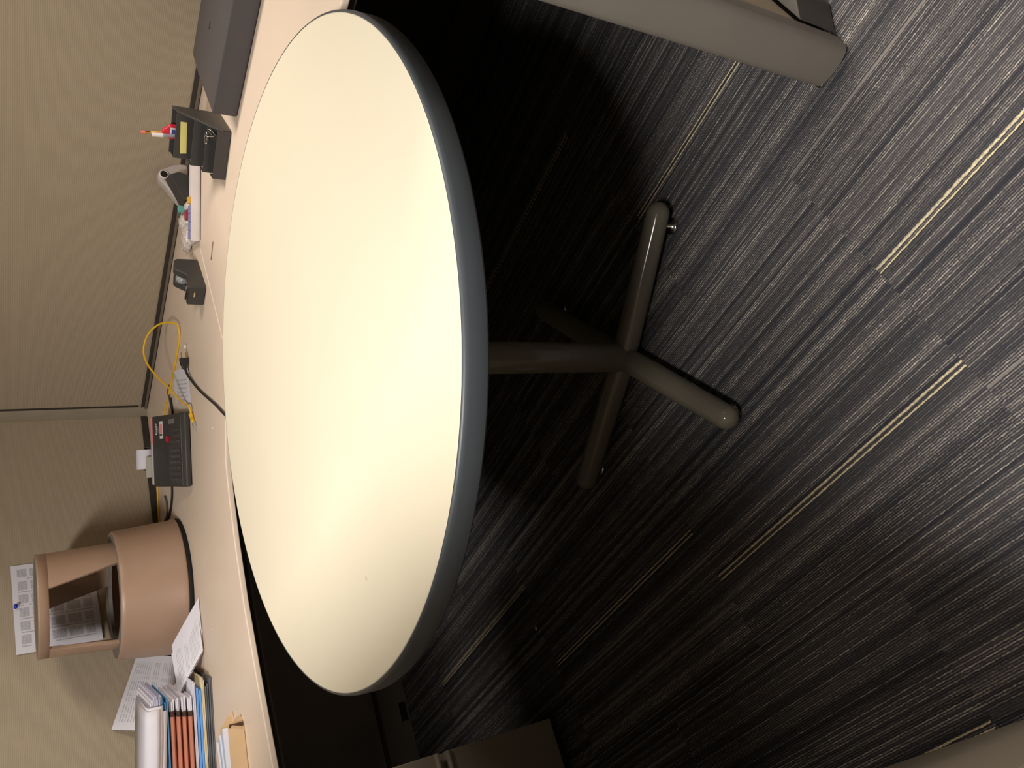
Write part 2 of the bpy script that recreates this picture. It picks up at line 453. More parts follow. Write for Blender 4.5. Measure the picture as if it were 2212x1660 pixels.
# base raceways under the worktops
bm = bm_new(); wallbox(bm, K, B, NB, 0.03, 3.2, -0.06, 0.05, 0.0, 0.0995)
bl = tag(obj('baseboard_left', bm, plain('raceway_paint', (104, 97, 90), 0.6), bevel=0.002), kind='structure')
bm = bm_new(); wallbox(bm, K, B, NB, 1.185, 1.245, 0.0495, 0.0508, 0.008, 0.032)
obj('outlet_slot', bm, M['rubber'], bl)
bm = bm_new(); wallbox(bm, K, A, N, 0.03, 2.3, -0.06, 0.012, 0.0, 0.0995)
tag(obj('baseboard_right', bm, M['rail_dark'], bevel=0.002), kind='structure')

# wing panel with rounded grey end cap, at the right
P0 = Vector((0.481, 0.795, 0)); T_ = 0.074
wing = empty('cubicle_partition', P0, A_ANG, 'fabric cubicle partition with a rounded grey end cap standing on the carpet at the right', 'partition')
# local x = thickness (along A), local y = -N direction (away into the right)
bm = bm_new(); box(bm, 0.004, T_ - 0.004, 0.03, 1.28, 0.09, WING_H - 0.01); obj('fabric_panel', bm, M['fabric'], wing)
bm = bm_new()
pts = [(0.0, 0.03), (0.0, 0.0)]
for k in range(9):
    t = math.pi * (1 - k / 8)
    pts.append((T_ / 2 + math.cos(t) * T_ / 2, -0.016 * math.sin(t) ** 0.8 if 0 < k < 8 else 0.0))
pts += [(T_, 0.0), (T_, 0.03)]
pp = []
for p in pts:
    if not pp or (abs(p[0] - pp[-1][0]) + abs(p[1] - pp[-1][1])) > 1e-5: pp.append(p)
prism(bm, pp[::-1], 0.004, WING_H)
obj('end_cap', bm, M['panel_trim'], wing, bevel=0.004, seg=3, angle=40)
bm = bm_new()   # base cover stands proud of the fabric on the near side
vs = [(T_ + 0.002, 0.03, 0.0), (T_ + 0.028, 0.075, 0.0), (T_ + 0.028, 1.28, 0.0), (T_ + 0.002, 1.28, 0.0)]
prism(bm, [(v[0], v[1]) for v in vs], 0.004, 0.095)
obj('base_cover', bm, plain('dark_taupe_base_cover', (84, 80, 75), 0.6, spec=0.3), wing, bevel=0.0015)
bm = bm_new(); box(bm, 0.006, T_ - 0.006, 0.03, 1.28, 0.0, 0.09); obj('base_core', bm, M['rail_dark'], wing)
bm = bm_new(); lathe(bm, [(0, 0.0), (0.007, 0.0), (0.007, 0.003), (0.003, 0.0035), (0, 0.0036)], 20, 0.006, -0.002)
obj('levelling_foot', bm, M['chrome'], wing, smooth=True)

# ------------------------------------------------------------------ worktops
def pk(u, v): return (K + A * u + N * v)[:2]
def pl(l, v): return (K + B * l + NB * v)[:2]
def worktop(name, outline, label, edge_idx):
    root = empty(name, (0, 0, 0), 0, label, 'worktop')
    bm = bm_new()
    # slab: vertical band then undercut
    n = len(outline); c = Vector((sum(p[0] for p in outline) / n, sum(p[1] for p in outline) / n))
    prism(bm, outline, W - 0.0135, W)
    obj('top', bm, M['worktop'], root, bevel=0.003, seg=3)
    bm = bm_new()
    ins = []
    for i, p in enumerate(outline):
        a = Vector(outline[i - 1]); b = Vector(outline[(i + 1) % n]); t = (b - a).normalized(); nn = Vector((-t.y, t.x))
        ins.append(tuple(Vector(p) + nn * 0.02))
    prism(bm, ins, W - 0.030, W - 0.0136)
    obj('underside_board', bm, M['rail_dark'], root)
    return root
edge = [(-0.172, 1.932), (-0.258, 1.904), (-0.360, 1.860), (-0.475, 1.800), (-0.606, 1.715), (-0.725, 1.631), (-0.770, 1.599)]
g = 0.0025
corner_outline = [pk(g, g), pk(0.985, g), pk(0.985, 0.753)]
corner_outline = [pk(0.004, g + 0.004), pl(3.0, g)] + [pl(3.0, 0.91), pl(1.7, 0.91)] + edge[::-1] + [(-0.07, 1.925), pk(0.984, 0.753), pk(0.984, g)]
corner_outline = [tuple(p) for p in corner_outline]
worktop('worktop', corner_outline, 'beige laminate corner worktop carrying the tan stool, adding machine and paper pile', None)
rw = [tuple(p) for p in (pk(0.9865, g), pk(0.9865, 0.753), pk(2.08, 0.753), pk(2.08, g))]
worktop('worktop', rw, 'beige laminate worktop carrying the dark flat case and black desk organizer', None)

# ------------------------------------------------------------------ round table
TX, TY, TZ, TR = 0.0503, 1.2446, 0.73, 0.5186
tbl = empty('round_table', (TX, TY, 0), 0, 'round cream laminate table with dark grey rim on a four-footed taupe pedestal', 'table')
bm = bm_new(); lathe(bm, [(0, 0.7005), (TR - 0.002, 0.7005), (TR, 0.702), (TR, TZ - 0.0006), (TR - 0.0012, TZ), (0, TZ)], 192)
top = obj('tabletop', bm, M['laminate'], tbl, smooth=True)
for p in top.data.polygons: p.use_smooth = abs(p.normal.z) < 0.5
bm = bm_new()
lathe(bm, [(TR - 0.01, 0.6995), (TR + 0.0005, 0.6975), (TR + 0.004, 0.6978), (TR + 0.0052, 0.7005), (TR + 0.0052, 0.722), (TR + 0.0042, 0.7272), (TR + 0.0018, 0.7296), (TR + 0.0003, 0.7299), (TR + 0.0003, 0.7002), (TR - 0.01, 0.7)], 192)
obj('rim', bm, M['table_rim'], tbl, smooth=True)
bm = bm_new(); lathe(bm, [(0, 0.030), (0.0305, 0.030), (0.0308, 0.06), (0.0308, 0.68), (0, 0.68)], 48)
o = obj('column', bm, M['leg_paint'], tbl, smooth=True)
bm = bm_new()
for k in range(2):
    a = math.radians(23 + 90 * k); R_ = Matrix.Rotation(a, 4, 'Z')
    box(bm, -0.3, 0.3, -0.022, 0.022, 0.675, 0.7, R_)
lathe(bm, [(0, 0.66), (0.06, 0.66), (0.06, 0.7), (0, 0.7)], 32)
obj('mounting_plate', bm, M['blackdeep'], tbl)
for ang, L in ((-21.7, 0.303), (-113.5, 0.298), (153.5, 0.299), (66.0, 0.304)):
    a = math.radians(ang); r = 0.0232; bm = bm_new()
    pts, rad = [], []
    for k in range(13):
        x = 0.0 + (L) * k / 12; pts.append((math.cos(a) * x, math.sin(a) * x, 0.040)); rad.append(r + 0.0035 * (1 - k / 12))
    for k in range(1, 9):
        t = k / 8 * math.pi / 2; x = L + r * math.sin(t); pts.append((math.cos(a) * x, math.sin(a) * x, 0.040)); rad.append(max(r * math.cos(t), 0.0004))
    tube(bm, pts, r, 32, True, 0, rad)
    f = obj('foot', bm, M['leg_paint'], tbl, smooth=True)
    bm = bm_new(); gx, gy = math.cos(a) * (L - 0.02), math.sin(a) * (L - 0.02)
    gx += 0.008 * math.sin(a) * (1 if ang > -100 else 0.2); gy -= 0.008 * math.cos(a) * (1 if ang > -100 else 0.2)
    lathe(bm, [(0, 0.0), (0.016, 0.0), (0.017, 0.003), (0.013, 0.007), (0.005, 0.008), (0.005, 0.026), (0, 0.026)], 24, gx, gy)
    obj('glide', bm, M['chrome'], f, smooth=True)
# smudge on the table top
bm = bm_new()
prism(bm, [(-0.31 + TX - 0.0503 + dx, -0.2452 + dy) for dx, dy in ((-0.0025, 0), (-0.002, -0.003), (0, -0.004), (0.0022, -0.003), (0.003, 0), (0.0022, 0.003), (0, 0.0035), (-0.0016, 0.0025))], TZ - 0.0002, TZ + 0.0002)
o = obj('smudge', bm, M['stain'], tbl)

# ------------------------------------------------------------------ cabinets
CC = Vector((-0.815, 1.548, 0))
ped = empty('file_cabinet', CC, B_ANG, 'taupe steel file cabinet under the left worktop edge, on the carpet', 'cabinet')
# local x along B (left), local -y... back is -NB => local y is -NB? rotation gives x=B, y=(-B.y,B.x)=NB ; body extends to -y
bm = bm_new(); box(bm, 0.002, 0.40, -0.52, -0.018, 0.032, W - 0.032); obj('body', bm, M['cab'], ped, bevel=0.002)
bm = bm_new(); box(bm, 0.010, 0.39, -0.50, -0.028, 0.0, 0.031); obj('plinth', bm, M['cab_dark'], ped)
for z0, z1 in ((0.034, 0.322), (0.342, 0.652)):
    bm = bm_new(); box(bm, 0.0, 0.402, -0.0175, 0.0, z0, z1); d = obj('drawer', bm, M['cab'], ped, bevel=0.002)
    bm = bm_new(); zz = z1 - 0.004 if z0 < 0.1 else z0 + 0.004
    tube(bm, [(0.0, 0.002, zz), (0.402, 0.002, zz)], 0.0055, 14, True, 0); obj('handle', bm, M['pull'], d, smooth=True)
# near cabinet at the left
a = Vector((-0.462, 0.498, 0)); b = Vector((-0.608, 0.702, 0)); d = (b - a).normalized()
nc = empty('storage_cabinet', a - d * NC_BACK, math.atan2(d.y, d.x), 'plain taupe steel cabinet side standing on carpet in the nearest left corner', 'cabinet')
bm = bm_new(); box(bm, 0.0, 0.62 + NC_BACK, 0.0, 0.46, 0.012, NEARCAB_H); obj('body', bm, M['cab'], nc, bevel=0.003)
bm = bm_new(); box(bm, 0.01, 0.61 + NC_BACK, 0.012, 0.45, 0.0, 0.0115); obj('plinth', bm, M['cab_dark'], nc)
bm = bm_new(); lathe(bm, [(0, 0), (0.006, 0), (0.006, 0.003), (0.003, 0.0105), (0, 0.0105)], 16, 0.40, 0.006); obj('levelling_foot', bm, M['chrome'], nc, smooth=True)

# ------------------------------------------------------------------ step stool on the worktop
SX, SY = -0.580, 2.513
st = empty('step_stool', (SX, SY, W), 0, 'tan enamelled round step stool with black rubber base ring standing on the worktop', 'stool')
def ring_wall(bm, r0, z0, r1, z1, th, a0=0, a1=360, n=96):
    """curved wall segment between angles, inner and outer skins closed"""
    full = abs(a1 - a0) >= 359.9; m = max(6, int(n * abs(a1 - a0) / 360)); g = []
    for (rr0, rr1) in ((r0, r1), (r0 - th, r1 - th)):
        for (rr, z) in ((rr0, z0), (rr1, z1)):
            g.append([bm.verts.new((rr * math.cos(math.radians(a0 + (a1 - a0) * k / m)), rr * math.sin(math.radians(a0 + (a1 - a0) * k / m)), z)) for k in range(m if full else m + 1)])
    K_ = m if full else m
    for k in range(K_):
        j = (k + 1) % m if full else k + 1
        for q in ((0, 1), (3, 2), (1, 3), (2, 0)):
            A1, B1 = g[q[0]], g[q[1]]
            bm.faces.new((A1[k], A1[j], B1[j], B1[k]))
    if not full:
        for k in (0, m): bm.faces.new((g[0][k], g[1][k], g[3][k], g[2][k]))
bm = bm_new(); lathe(bm, [(0.186, 0.0), (0.197, 0.0), (0.199, 0.004), (0.197, 0.015), (0.186, 0.016), (0.186, 0.0)], 96); obj('rubber_ring', bm, M['rubber'], st, smooth=True)
bm = bm_new(); lathe(bm, [(0.189, 0.013), (0.198, 0.013), (0.1985, 0.018), (0.195, 0.026), (0.182, 0.168), (0.181, 0.178), (0.178, 0.182), (0.173, 0.181), (0.172, 0.176), (0.177, 0.170), (0.189, 0.013)], 96)
obj('skirt', bm, M['stool'], st, smooth=True)
bm = bm_new(); lathe(bm, [(0.128, 0.170), (0.173, 0.170), (0.173, 0.1795), (0.128, 0.1795), (0.128, 0.170)], 96); obj('lower_tread', bm, M['greyrubber'], st)
# upper drum: four posts between trapezoid openings, a top band
def drum_r(z): return 0.150 - (z - 0.175) * (0.150 - 0.139) / 0.195
bm = bm_new()
zt, zb, zo = 0.352, 0.176, 0.196
def post(c, wt, cb, wb):
    n = 10; g = []; c0_ = c
    for th in (0, 0.012):
        for (z, wdt, c) in ((zb, wb, cb), (zt, wt, c0_)):
            r = drum_r(z) - th
            g.append([bm.verts.new((r * math.cos(math.radians(c - wdt / 2 + wdt * k / n)), r * math.sin(math.radians(c - wdt / 2 + wdt * k / n)), z)) for k in range(n + 1)])
    for k in range(n):
        for q in ((0, 1), (3, 2), (1, 3), (2, 0)): bm.faces.new((g[q[0]][k], g[q[0]][k + 1], g[q[1]][k + 1], g[q[1]][k]))
    for k in (0, n): bm.faces.new((g[0][k], g[1][k], g[3][k], g[2][k]))
for c, wt, cb, wb in ((-22, 76, -18, 46), (70, 80, 67, 48), (196, 62, 194, 56)): 
    bm = bm_new(); post(c, wt, cb, wb); obj('post', bm, M['stool'], st, smooth=True, bevel=0.002)
bm = bm_new(); lathe(bm, [(0.127, 0.346), (0.1408, 0.346), (0.1402, 0.364), (0.142, 0.367), (0.1415, 0.371), (0.136, 0.372), (0.136, 0.366), (0.128, 0.362), (0.127, 0.346)], 96)
obj('top_band', bm, M['stool'], st, smooth=True)
bm = bm_new(); lathe(bm, [(0, 0.362), (0.1358, 0.362), (0.1358, 0.3705), (0, 0.3705)], 96); obj('top_tread', bm, M['greyrubber'], st)

# ------------------------------------------------------------------ papers on the wall and beside the stool
def on_left(l, z, v=0.0015): return K + B * l + NB * v + Vector((0, 0, z))
bm = bm_new()
TRc, TLc, BLc = Vector((-0.515, 2.803, 1.114)), Vector((-0.746, 2.667, 1.106)), Vector((-0.747, 2.667, 0.885))
TRc += NB * 0.004; TLc += NB * 0.004; BLc += NB * 0.004; BRc = TRc + (BLc - TLc) + Vector((0, 0, 0.004))
sheet(bm, TLc, TRc, BRc, BLc, 14, 10, lambda u, v: NB * (0.006 * v * v * math.sin(u * 5 + 0.5) + 0.004 * v))
tag(obj('calendar_sheet', bm, M['calendar']), 'printed white calendar sheet pinned to the fabric wall behind the tan stool', 'paper')
pin = empty('push_pin', (-0.625 + NB.x * 0.002, 2.738 + NB.y * 0.002, 1.104), 0, 'small blue push pin holding the calendar sheet to the wall', 'pin')
bm = bm_new(); tube(bm, [NB * -0.002, NB * 0.006, NB * 0.007, NB * 0.013, NB * 0.0135, NB * 0.016], 0.004, 14, True, 0, [0.005, 0.005, 0.003, 0.003, 0.0055, 0.005]); obj('head', bm, M['pinblue'], pin, smooth=True)
# big letter leaning on the wall behind the pile
t1, t2 = Vector((-0.803, 2.633, 0.798)) + NB * 0.006, Vector((-0.972, 2.534, 0.882)) + NB * 0.006
dn = (Vector((0.25, -0.42, -0.86)) - (t2 - t1).normalized() * (Vector((0.25, -0.42, -0.86)).dot((t2 - t1).normalized()))).normalized()
bm = bm_new()
dr, dl = (W + 0.003 - t1.z) / dn.z, 0.19
dr = min(dr, 0.19)
sheet(bm, t2, t1, t1 + dn * dr, t2 + dn * dl, 12, 10, lambda u, v: NB * (0.006 * math.sin(v * 3.1)))
tag(obj('typed_letter', bm, M['letter']), 'tilted white typed letter leaning on the wall between stool and paper pile', 'paper')

# bundle of loose sheets drooping from the pile to the worktop, beside the stool
def bundle(name, P, label, dz, seed, matn='letter'):
    rnd = random.Random(seed); bm = bm_new()
    sheet(bm, *P, 10, 8, lambda u, v: Vector((0, 0, dz + 0.006 * math.sin(u * 4 + seed) * v * (1 - v) + 0.003 * math.sin(v * 9 + seed) * u * (1 - u))))
    return tag(obj(name, bm, M[matn]), label, 'paper', None)
tip, nearc, farc, inn = Vector((-0.580, 2.258, W + 0.001)), Vector((-0.690, 2.198, W + 0.001)), Vector((-0.715, 2.300, W + 0.062)), Vector((-0.80, 2.21, W + 0.062))
bundle('loose_sheet', (nearc, tip, farc, inn), 'creased white typed sheet hanging from the pile, its corner touching the worktop', 0.004, 1)
bundle('loose_sheet', (nearc + Vector((-0.004, 0.008, 0)), tip + Vector((0.018, -0.004, 0)), farc + Vector((0.02, 0.01, 0)), inn), 'white sheet underneath the creased typed sheet, resting on the worktop', 0.001, 3, 'paper')

# ------------------------------------------------------------------ the pile of files
PO = Vector((-0.745, 2.13, 0)); PA = math.radians(188.7)
def pile_empty(name, z, label, cat): return empty(name, (PO.x, PO.y, W + z), PA, label, cat)
# local x = left, local y = away from the wall?  x=B-like, y = (-sin, cos) -> points toward viewer; the pile body is at -y
def slab(bm, x0, x1, y0, y1, z0, z1, skew=0.0, tip=0.0):
    n = 8
    g = []
    for i in range(n + 1):
        x = x0 + (x1 - x0) * i / n; dz = skew * (1 - i / n) ** 2 + tip * math.sin(i * 1.3) * 0.0015
        g.append([bm.verts.new((x, y, z + dz)) for (y, z) in ((y0, z0), (y1, z0), (y1, z1), (y0, z1))])
    for a_, b_ in zip(g, g[1:]):
        for k in range(4): bm.faces.new((a_[k], a_[(k + 1) % 4], b_[(k + 1) % 4], b_[k]))
    bm.faces.new(g[0]); bm.faces.new(g[-1][::-1])
def layer(name, x0, z0, z1, matn, label, cat, y1=0.0, depth=0.23, length=0.40, skew=0.0, bev=0.0008, tip=0.0, leaves=1):
    bm = bm_new(); h = (z1 - z0) / leaves; rnd = random.Random(int(z0 * 10000) + 3)
    for k in range(leaves):
        j = 0 if leaves == 1 else rnd.uniform(-0.006, 0.006); yy = 0 if leaves == 1 else rnd.uniform(-0.004, 0.0)
        slab(bm, x0 + j, length, -depth, y1 + yy, z0 + h * k, z0 + h * (k + (0.8 if leaves > 1 else 1)), skew, tip)
    o = obj(name, bm, M[matn], None, bevel=bev)
    o.location = (PO.x, PO.y, W); o.rotation_euler = (0, 0, PA)
    return tag(o, label, cat)
layer('grey_folder', 0.0, 0.0005, 0.008, 'greyfold', 'slate grey folder at the very bottom of the paper pile', 'folder', y1=0.004, leaves=2)
layer('grey_folder', 0.012, 0.0085, 0.018, 'greyfold', 'slate grey folder second from the bottom of the paper pile', 'folder', leaves=2)
layer('manila_folder', -0.004, 0.0185, 0.026, 'cream', 'cream manila folder with ragged edges under the bright blue folder', 'folder', leaves=3)
layer('blue_folder', 0.018, 0.0262, 0.040, 'blue', 'bright blue folder low in the pile, above the cream folder', 'folder', leaves=2)
layer('paper_sheaf', 0.002, 0.0403, 0.047, 'paper', 'thin sheaf of white papers between blue folder and rust expanding file', 'papers', leaves=3)
# expanding file
ef = pile_empty('expanding_file', 0.0475, 'rust orange expanding file with brown edge band, lying mid-pile with papers sticking out', 'file')
bm = bm_new()
zs = [0.0, 0.0145, 0.0285, 0.042, 0.0585]
for k in range(4):
    z0, z1 = zs[k], zs[k + 1]; n = 8
    prof = [(-0.23, z0), (-0.012, z0), (0.003, (z0 + z1) / 2 - 0.0015), (0.0035, (z0 + z1) / 2 + 0.0015), (-0.012, z1 - 0.0006), (-0.23, z1 - 0.0006)]
    g = []
    for i in range(n + 1):
        x = 0.080 + k * -0.003 + (0.30) * i / n
        g.append([bm.verts.new((x, y, z)) for y, z in prof])
    for a_, b_ in zip(g, g[1:]):
        for q in range(6): bm.faces.new((a_[q], a_[(q + 1) % 6], b_[(q + 1) % 6], b_[q]))
    bm.faces.new(g[0]); bm.faces.new(g[-1][::-1])
obj('pleated_side', bm, M['orange'], ef)
bm = bm_new()
for k in range(4):
    z0, z1 = zs[k], zs[k + 1]
    prof = [(-0.22, z0), (-0.0115, z0), (0.0035, (z0 + z1) / 2 - 0.0018), (0.004, (z0 + z1) / 2 + 0.0018), (-0.0115, z1 - 0.0002), (-0.22, z1 - 0.0002)]
    g = [[bm.verts.new((x, y, z)) for y, z in prof] for x in (0.069 - k * 0.003, 0.0805 - k * 0.003)]
    for q in range(6): bm.faces.new((g[0][q], g[0][(q + 1) % 6], g[1][(q + 1) % 6], g[1][q]))
    bm.faces.new(g[0]); bm.faces.new(g[1][::-1])
obj('edge_band', bm, M['brownband'], ef)
bm = bm_new()
for k in range(4):
    z0, z1 = zs[k] + 0.002, zs[k + 1] - 0.002
    for j in range(3):
        zz = z0 + (z1 - z0) * j / 3
        slab(bm, 0.030 + random.uniform(0, 0.012) + (k == 3) * -0.004, 0.13, -0.22, -0.006 - random.uniform(0, 0.006), zz, zz + (z1 - z0) / 3.4)
obj('papers', bm, M['paper'], ef)
layer('blue_folder', 0.030, 0.1068, 0.116, 'blue2', 'teal blue folder lying directly on the rust expanding file', 'folder', leaves=2, y1=0.004)
layer('blue_folder', 0.022, 0.1165, 0.122, 'blue2', 'upper teal blue folder, under the lilac-edged papers', 'folder', leaves=2)
layer('paper_sheaf', 0.018, 0.1225, 0.139, 'paper2', 'sheaf of lilac-grey edged papers above the teal folders', 'papers', leaves=7, y1=0.003)
layer('paper_sheaf', 0.024, 0.1395, 0.147, 'paper', 'white papers just below the top sheets of the pile', 'papers', leaves=3)
# top sheets that hang over the front of the pile
bm = bm_new()
def hang(u, v): return Vector((0, 0, 0))
g0 = [(-0.20, 0.166), (-0.02, 0.170), (0.004, 0.168), (0.010, 0.160), (0.012, 0.148), (0.010, 0.138)]
for off, x0, zf in ((0.0, 0.045, 0.0), (-0.003, 0.038, -0.004), (-0.006, 0.052, -0.010)):
    n = 10; g = []
    for i in range(n + 1):
        x = x0 + (0.40 - x0) * i / n
        g.append([bm.verts.new((x, y + off + 0.002 * math.sin(i + q), z + off * 1.0 + (zf if q > 2 else 0) - (0.012 * (1 - i / n) ** 2))) for q, (y, z) in enumerate(g0)])
    for a_, b_ in zip(g, g[1:]):
        for q in range(5): bm.faces.new((a_[q], a_[q + 1], b_[q + 1], b_[q]))
o = obj('paper_sheaf', bm, M['paper'], None, smooth=True)
sm = o.modifiers.new('solid', 'SOLIDIFY'); sm.thickness = 0.0008; sm.offset = 0
o.location = (PO.x, PO.y, W); o.rotation_euler = (0, 0, PA)
tag(o, 'blank white sheets on top of the pile, bent down over its front', 'papers')

# ------------------------------------------------------------------ kraft box
kb = empty('kraft_box', (-0.752, 1.812, W), math.radians(199.5), 'open-ended kraft cardboard box of pale cards near the left worktop edge', 'box')
bm = bm_new(); Lk, Dk, Hk, t = 0.24, 0.085, 0.036, 0.0016
hexa(bm, [(0.012, 0, 0.0006), (Lk, 0, 0.0006), (Lk, -t, 0.0006), (0.012, -t, 0.0006)], [(0.0, 0, Hk), (Lk, 0, Hk + 0.004), (Lk, -t, Hk + 0.004), (0.0, -t, Hk)])
box(bm, 0.002, Lk, -Dk, -Dk + t, 0.0006, Hk); box(bm, 0.002, Lk, -Dk, 0, 0.0004, 0.002)
box(bm, Lk - t, Lk, -Dk, 0, 0.0006, Hk)
obj('tray', bm, M['kraft'], kb)
bm = bm_new()
hexa(bm, [(0.012, 0.0, 0.001), (0.0105, 0.0, 0.001), (-0.018, -0.018, 0.001), (-0.0165, -0.019, 0.001)], [(0.002, 0, Hk * .85), (0.0005, 0, Hk * .85), (-0.020, -0.018, Hk * .25), (-0.0185, -0.019, Hk * .25)])
obj('end_flap', bm, M['kraft'], kb)
bm = bm_new()
hexa(bm, [(0.002, -Dk, 0.001), (0.0005, -Dk, 0.001), (-0.03, -Dk - 0.012, 0.001), (-0.0285, -Dk - 0.013, 0.001)], [(0.002, -Dk, Hk * .9), (0.0005, -Dk, Hk * .9), (-0.022, -Dk - 0.012, Hk * .35), (-0.0205, -Dk - 0.013, Hk * .35)])
obj('end_flap', bm, M['kraft'], kb)
bm = bm_new(); box(bm, 0.02, Lk - 0.01, -Dk + 0.004, -0.004, 0.0025, 0.006); box(bm, -0.006, 0.02, -0.020, -0.004, 0.0025, 0.029); obj('inner_shade', bm, M['kraft_shade'], kb)  # dark floor and block painted as the shade inside the open box
for k in range(5):
    bm = bm_new(); y = -0.030 - k * 0.009
    hexa(bm, [(0.004 + k * 0.007, y, 0.0062), (0.2, y, 0.0062), (0.2, y - 0.002, 0.0062), (0.004 + k * 0.007, y - 0.002, 0.0062)],
         [(0.0 + k * 0.007, y - 0.006, 0.040 + k * 0.002), (0.2, y - 0.006, 0.038), (0.2, y - 0.008, 0.038), (0.0 + k * 0.007, y - 0.008, 0.040 + k * 0.002)])
    o = obj('card', bm, M['bluegrey' if k % 2 else 'paper']); o.matrix_world = Matrix.Translation((-0.752, 1.812, W)) @ Matrix.Rotation(math.radians(199.5), 4, 'Z')
    tag(o, ('frontmost white index card', 'front blue-grey index card', 'middle white index card', 'rear blue-grey index card', 'rearmost white index card')[k] + ' standing on edge inside the open kraft box', 'card', 'cards in the kraft box')

# ------------------------------------------------------------------ adding machine
cx_, cy_ = -0.263, 2.300
cal = empty('adding_machine', (cx_, cy_, W), math.atan2(0.015, 0.198), 'black desktop printing calculator with red key, beside the white slip', 'calculator')
CW = 0.207
prof = [(0.004, 0.002), (0.0, 0.014), (0.010, 0.024), (0.125, 0.040), (0.135, 0.046), (0.215, 0.066), (0.225, 0.060), (0.225, 0.002)]
bm = bm_new()
a_ = [bm.verts.new((0.0, y, z)) for y, z in prof]; b_ = [bm.verts.new((CW, y, z)) for y, z in prof]; n = len(prof)
bm.faces.new(a_); bm.faces.new(b_[::-1])
for i in range(n): bm.faces.new((a_[i], a_[(i + 1) % n], b_[(i + 1) % n], b_[i]))
obj('body', bm, M['blackpl'], cal, bevel=0.004, seg=3, angle=20)
sl = math.atan2(0.016, 0.115)
def on_keys(x, y, h=0.0): return Vector((x, y, 0.0245 + (y - 0.010) * 0.016 / 0.115 + h))
KM = Matrix.Rotation(sl, 4, 'X')
def keycap(name, x, y, wx, wy, m, h=0.004):
    bm = bm_new(); c = on_keys(x, y, -0.0006); Mx = Matrix.Translation(c) @ KM
    box(bm, -wx / 2, wx / 2, -wy / 2, wy / 2, 0, h, Mx); return obj(name, bm, m, cal, bevel=0.0008)
for r in range(5):
    for c in range(9):
        x, y = 0.020 + c * 0.0165 + (0.008 if c > 5 else 0), 0.026 + r * 0.0175
        if r >= 3 and c >= 7: continue
        big = (r == 0 and c == 5)
        kc = keycap('key', x, y, 0.0115, 0.0125, M['blackpl'], 0.0026)
        bm = bm_new(); p = on_keys(x, y, 0.0021); box(bm, -0.0012, 0.0012, -0.002, 0.002, 0, 0.0003, Matrix.Translation(p) @ KM)
        obj('legend', bm, M['greymark'], kc)
keycap('key', 0.136, 0.116, 0.018, 0.007, M['red'], 0.007)
keycap('display_window', 0.186, 0.086, 0.014, 0.046, M['greymark'], 0.0022)
bm = bm_new(); tube(bm, [(0.004, 0.0105, 0.0242), (CW - 0.004, 0.0105, 0.0242)], 0.0016, 10, True, 0); obj('front_ridge', bm, M['greycord'], cal, smooth=True)
# sloped rear cover: lettering and sticker
RS = math.atan2(0.020, 0.080)
def on_cover(x, y, h=0.0): return Vector((x, y, 0.0463 + (y - 0.135) * 0.25 + h))
def patch(name, x0, x1, y0, y1, m, h=0.0008):
    bm = bm_new(); hexa(bm, [on_cover(x0, y0, -.0004), on_cover(x1, y0, -.0004), on_cover(x1, y1, -.0004), on_cover(x0, y1, -.0004)], [on_cover(x0, y0, h), on_cover(x1, y0, h), on_cover(x1, y1, h), on_cover(x0, y1, h)])
    return obj(name, bm, m, cal)
patch('sticker', 0.139, 0.190, 0.146, 0.164, M['whitemark'])
patch('sticker_band', 0.154, 0.182, 0.147, 0.160, M['pink'], 0.0012)
patch('sticker_print', 0.148, 0.153, 0.148, 0.162, M['blackdeep'], 0.0013)
patch('small_print', 0.158, 0.174, 0.174, 0.1765, M['greymark'])
def text_mesh(s, size, m, parent, Mx, name, ext=0.0004):
    cu = bpy.data.curves.new('lettering', 'FONT'); cu.body = s; cu.size = size; cu.extrude = ext; cu.align_x = 'CENTER'; cu.offset = size * 0.02
    t = bpy.data.objects.new('t', cu); col.objects.link(t)
    dg = bpy.context.evaluated_depsgraph_get(); me = bpy.data.meshes.new_from_object(t.evaluated_get(dg))
    bpy.data.objects.remove(t)
    me.materials.clear(); me.materials.append(m)
    o = bpy.data.objects.new(name, me); col.objects.link(o); o.parent = parent; o.matrix_local = Mx
    return o
text_mesh('SHARP', 0.0112, M['whitemark'], cal, Matrix.Translation(on_cover(0.168, 0.182, 0.0008)) @ Matrix.Rotation(RS, 4, 'X'), 'lettering')
# tear bar, roll holder
bm = bm_new(); box(bm, 0.006, CW - 0.006, 0.2155, 0.232, 0.004, 0.0695); obj('rear_bar', bm, M['grey_pl'], cal, bevel=0.003)
bm = bm_new(); box(bm, 0.125, CW - 0.004, 0.2140, 0.2154, 0.060, 0.0700); obj('red_label', bm, M['pink'], cal)
bm = bm_new(); hexa(bm, [(0.028, 0.2325, 0.055), (0.090, 0.2325, 0.055), (0.090, 0.2345, 0.055), (0.028, 0.2345, 0.055)], [(0.028, 0.2345, 0.083), (0.090, 0.2345, 0.083), (0.090, 0.2365, 0.083), (0.028, 0.2365, 0.083)]); obj('paper_guide', bm, M['paleguide'], cal)
rl = empty('paper_roll', (cx_ + 0.033, cy_ + 0.272, W), math.atan2(0.015, 0.198), 'small white calculator paper roll standing behind the black adding machine', 'paper roll')
bm = bm_new(); Rr = 0.026
n = 40; x0, x1 = 0.0, 0.058
for (ra, rb) in ((Rr, 0.006),):
    g = []
    for x, r in ((x0, rb), (x0, ra), (x1, ra), (x1, rb)):
        g.append([bm.verts.new((x, r * math.cos(2 * math.pi * k / n), 0.078 + r * math.sin(2 * math.pi * k / n))) for k in range(n)])
    for q in range(4):
        A1, B1 = g[q], g[(q + 1) % 4]
        for k in range(n): bm.faces.new((A1[k], A1[(k + 1) % n], B1[(k + 1) % n], B1[k]))
obj('roll', bm, M['paper'], rl, smooth=True, bevel=0.0006)
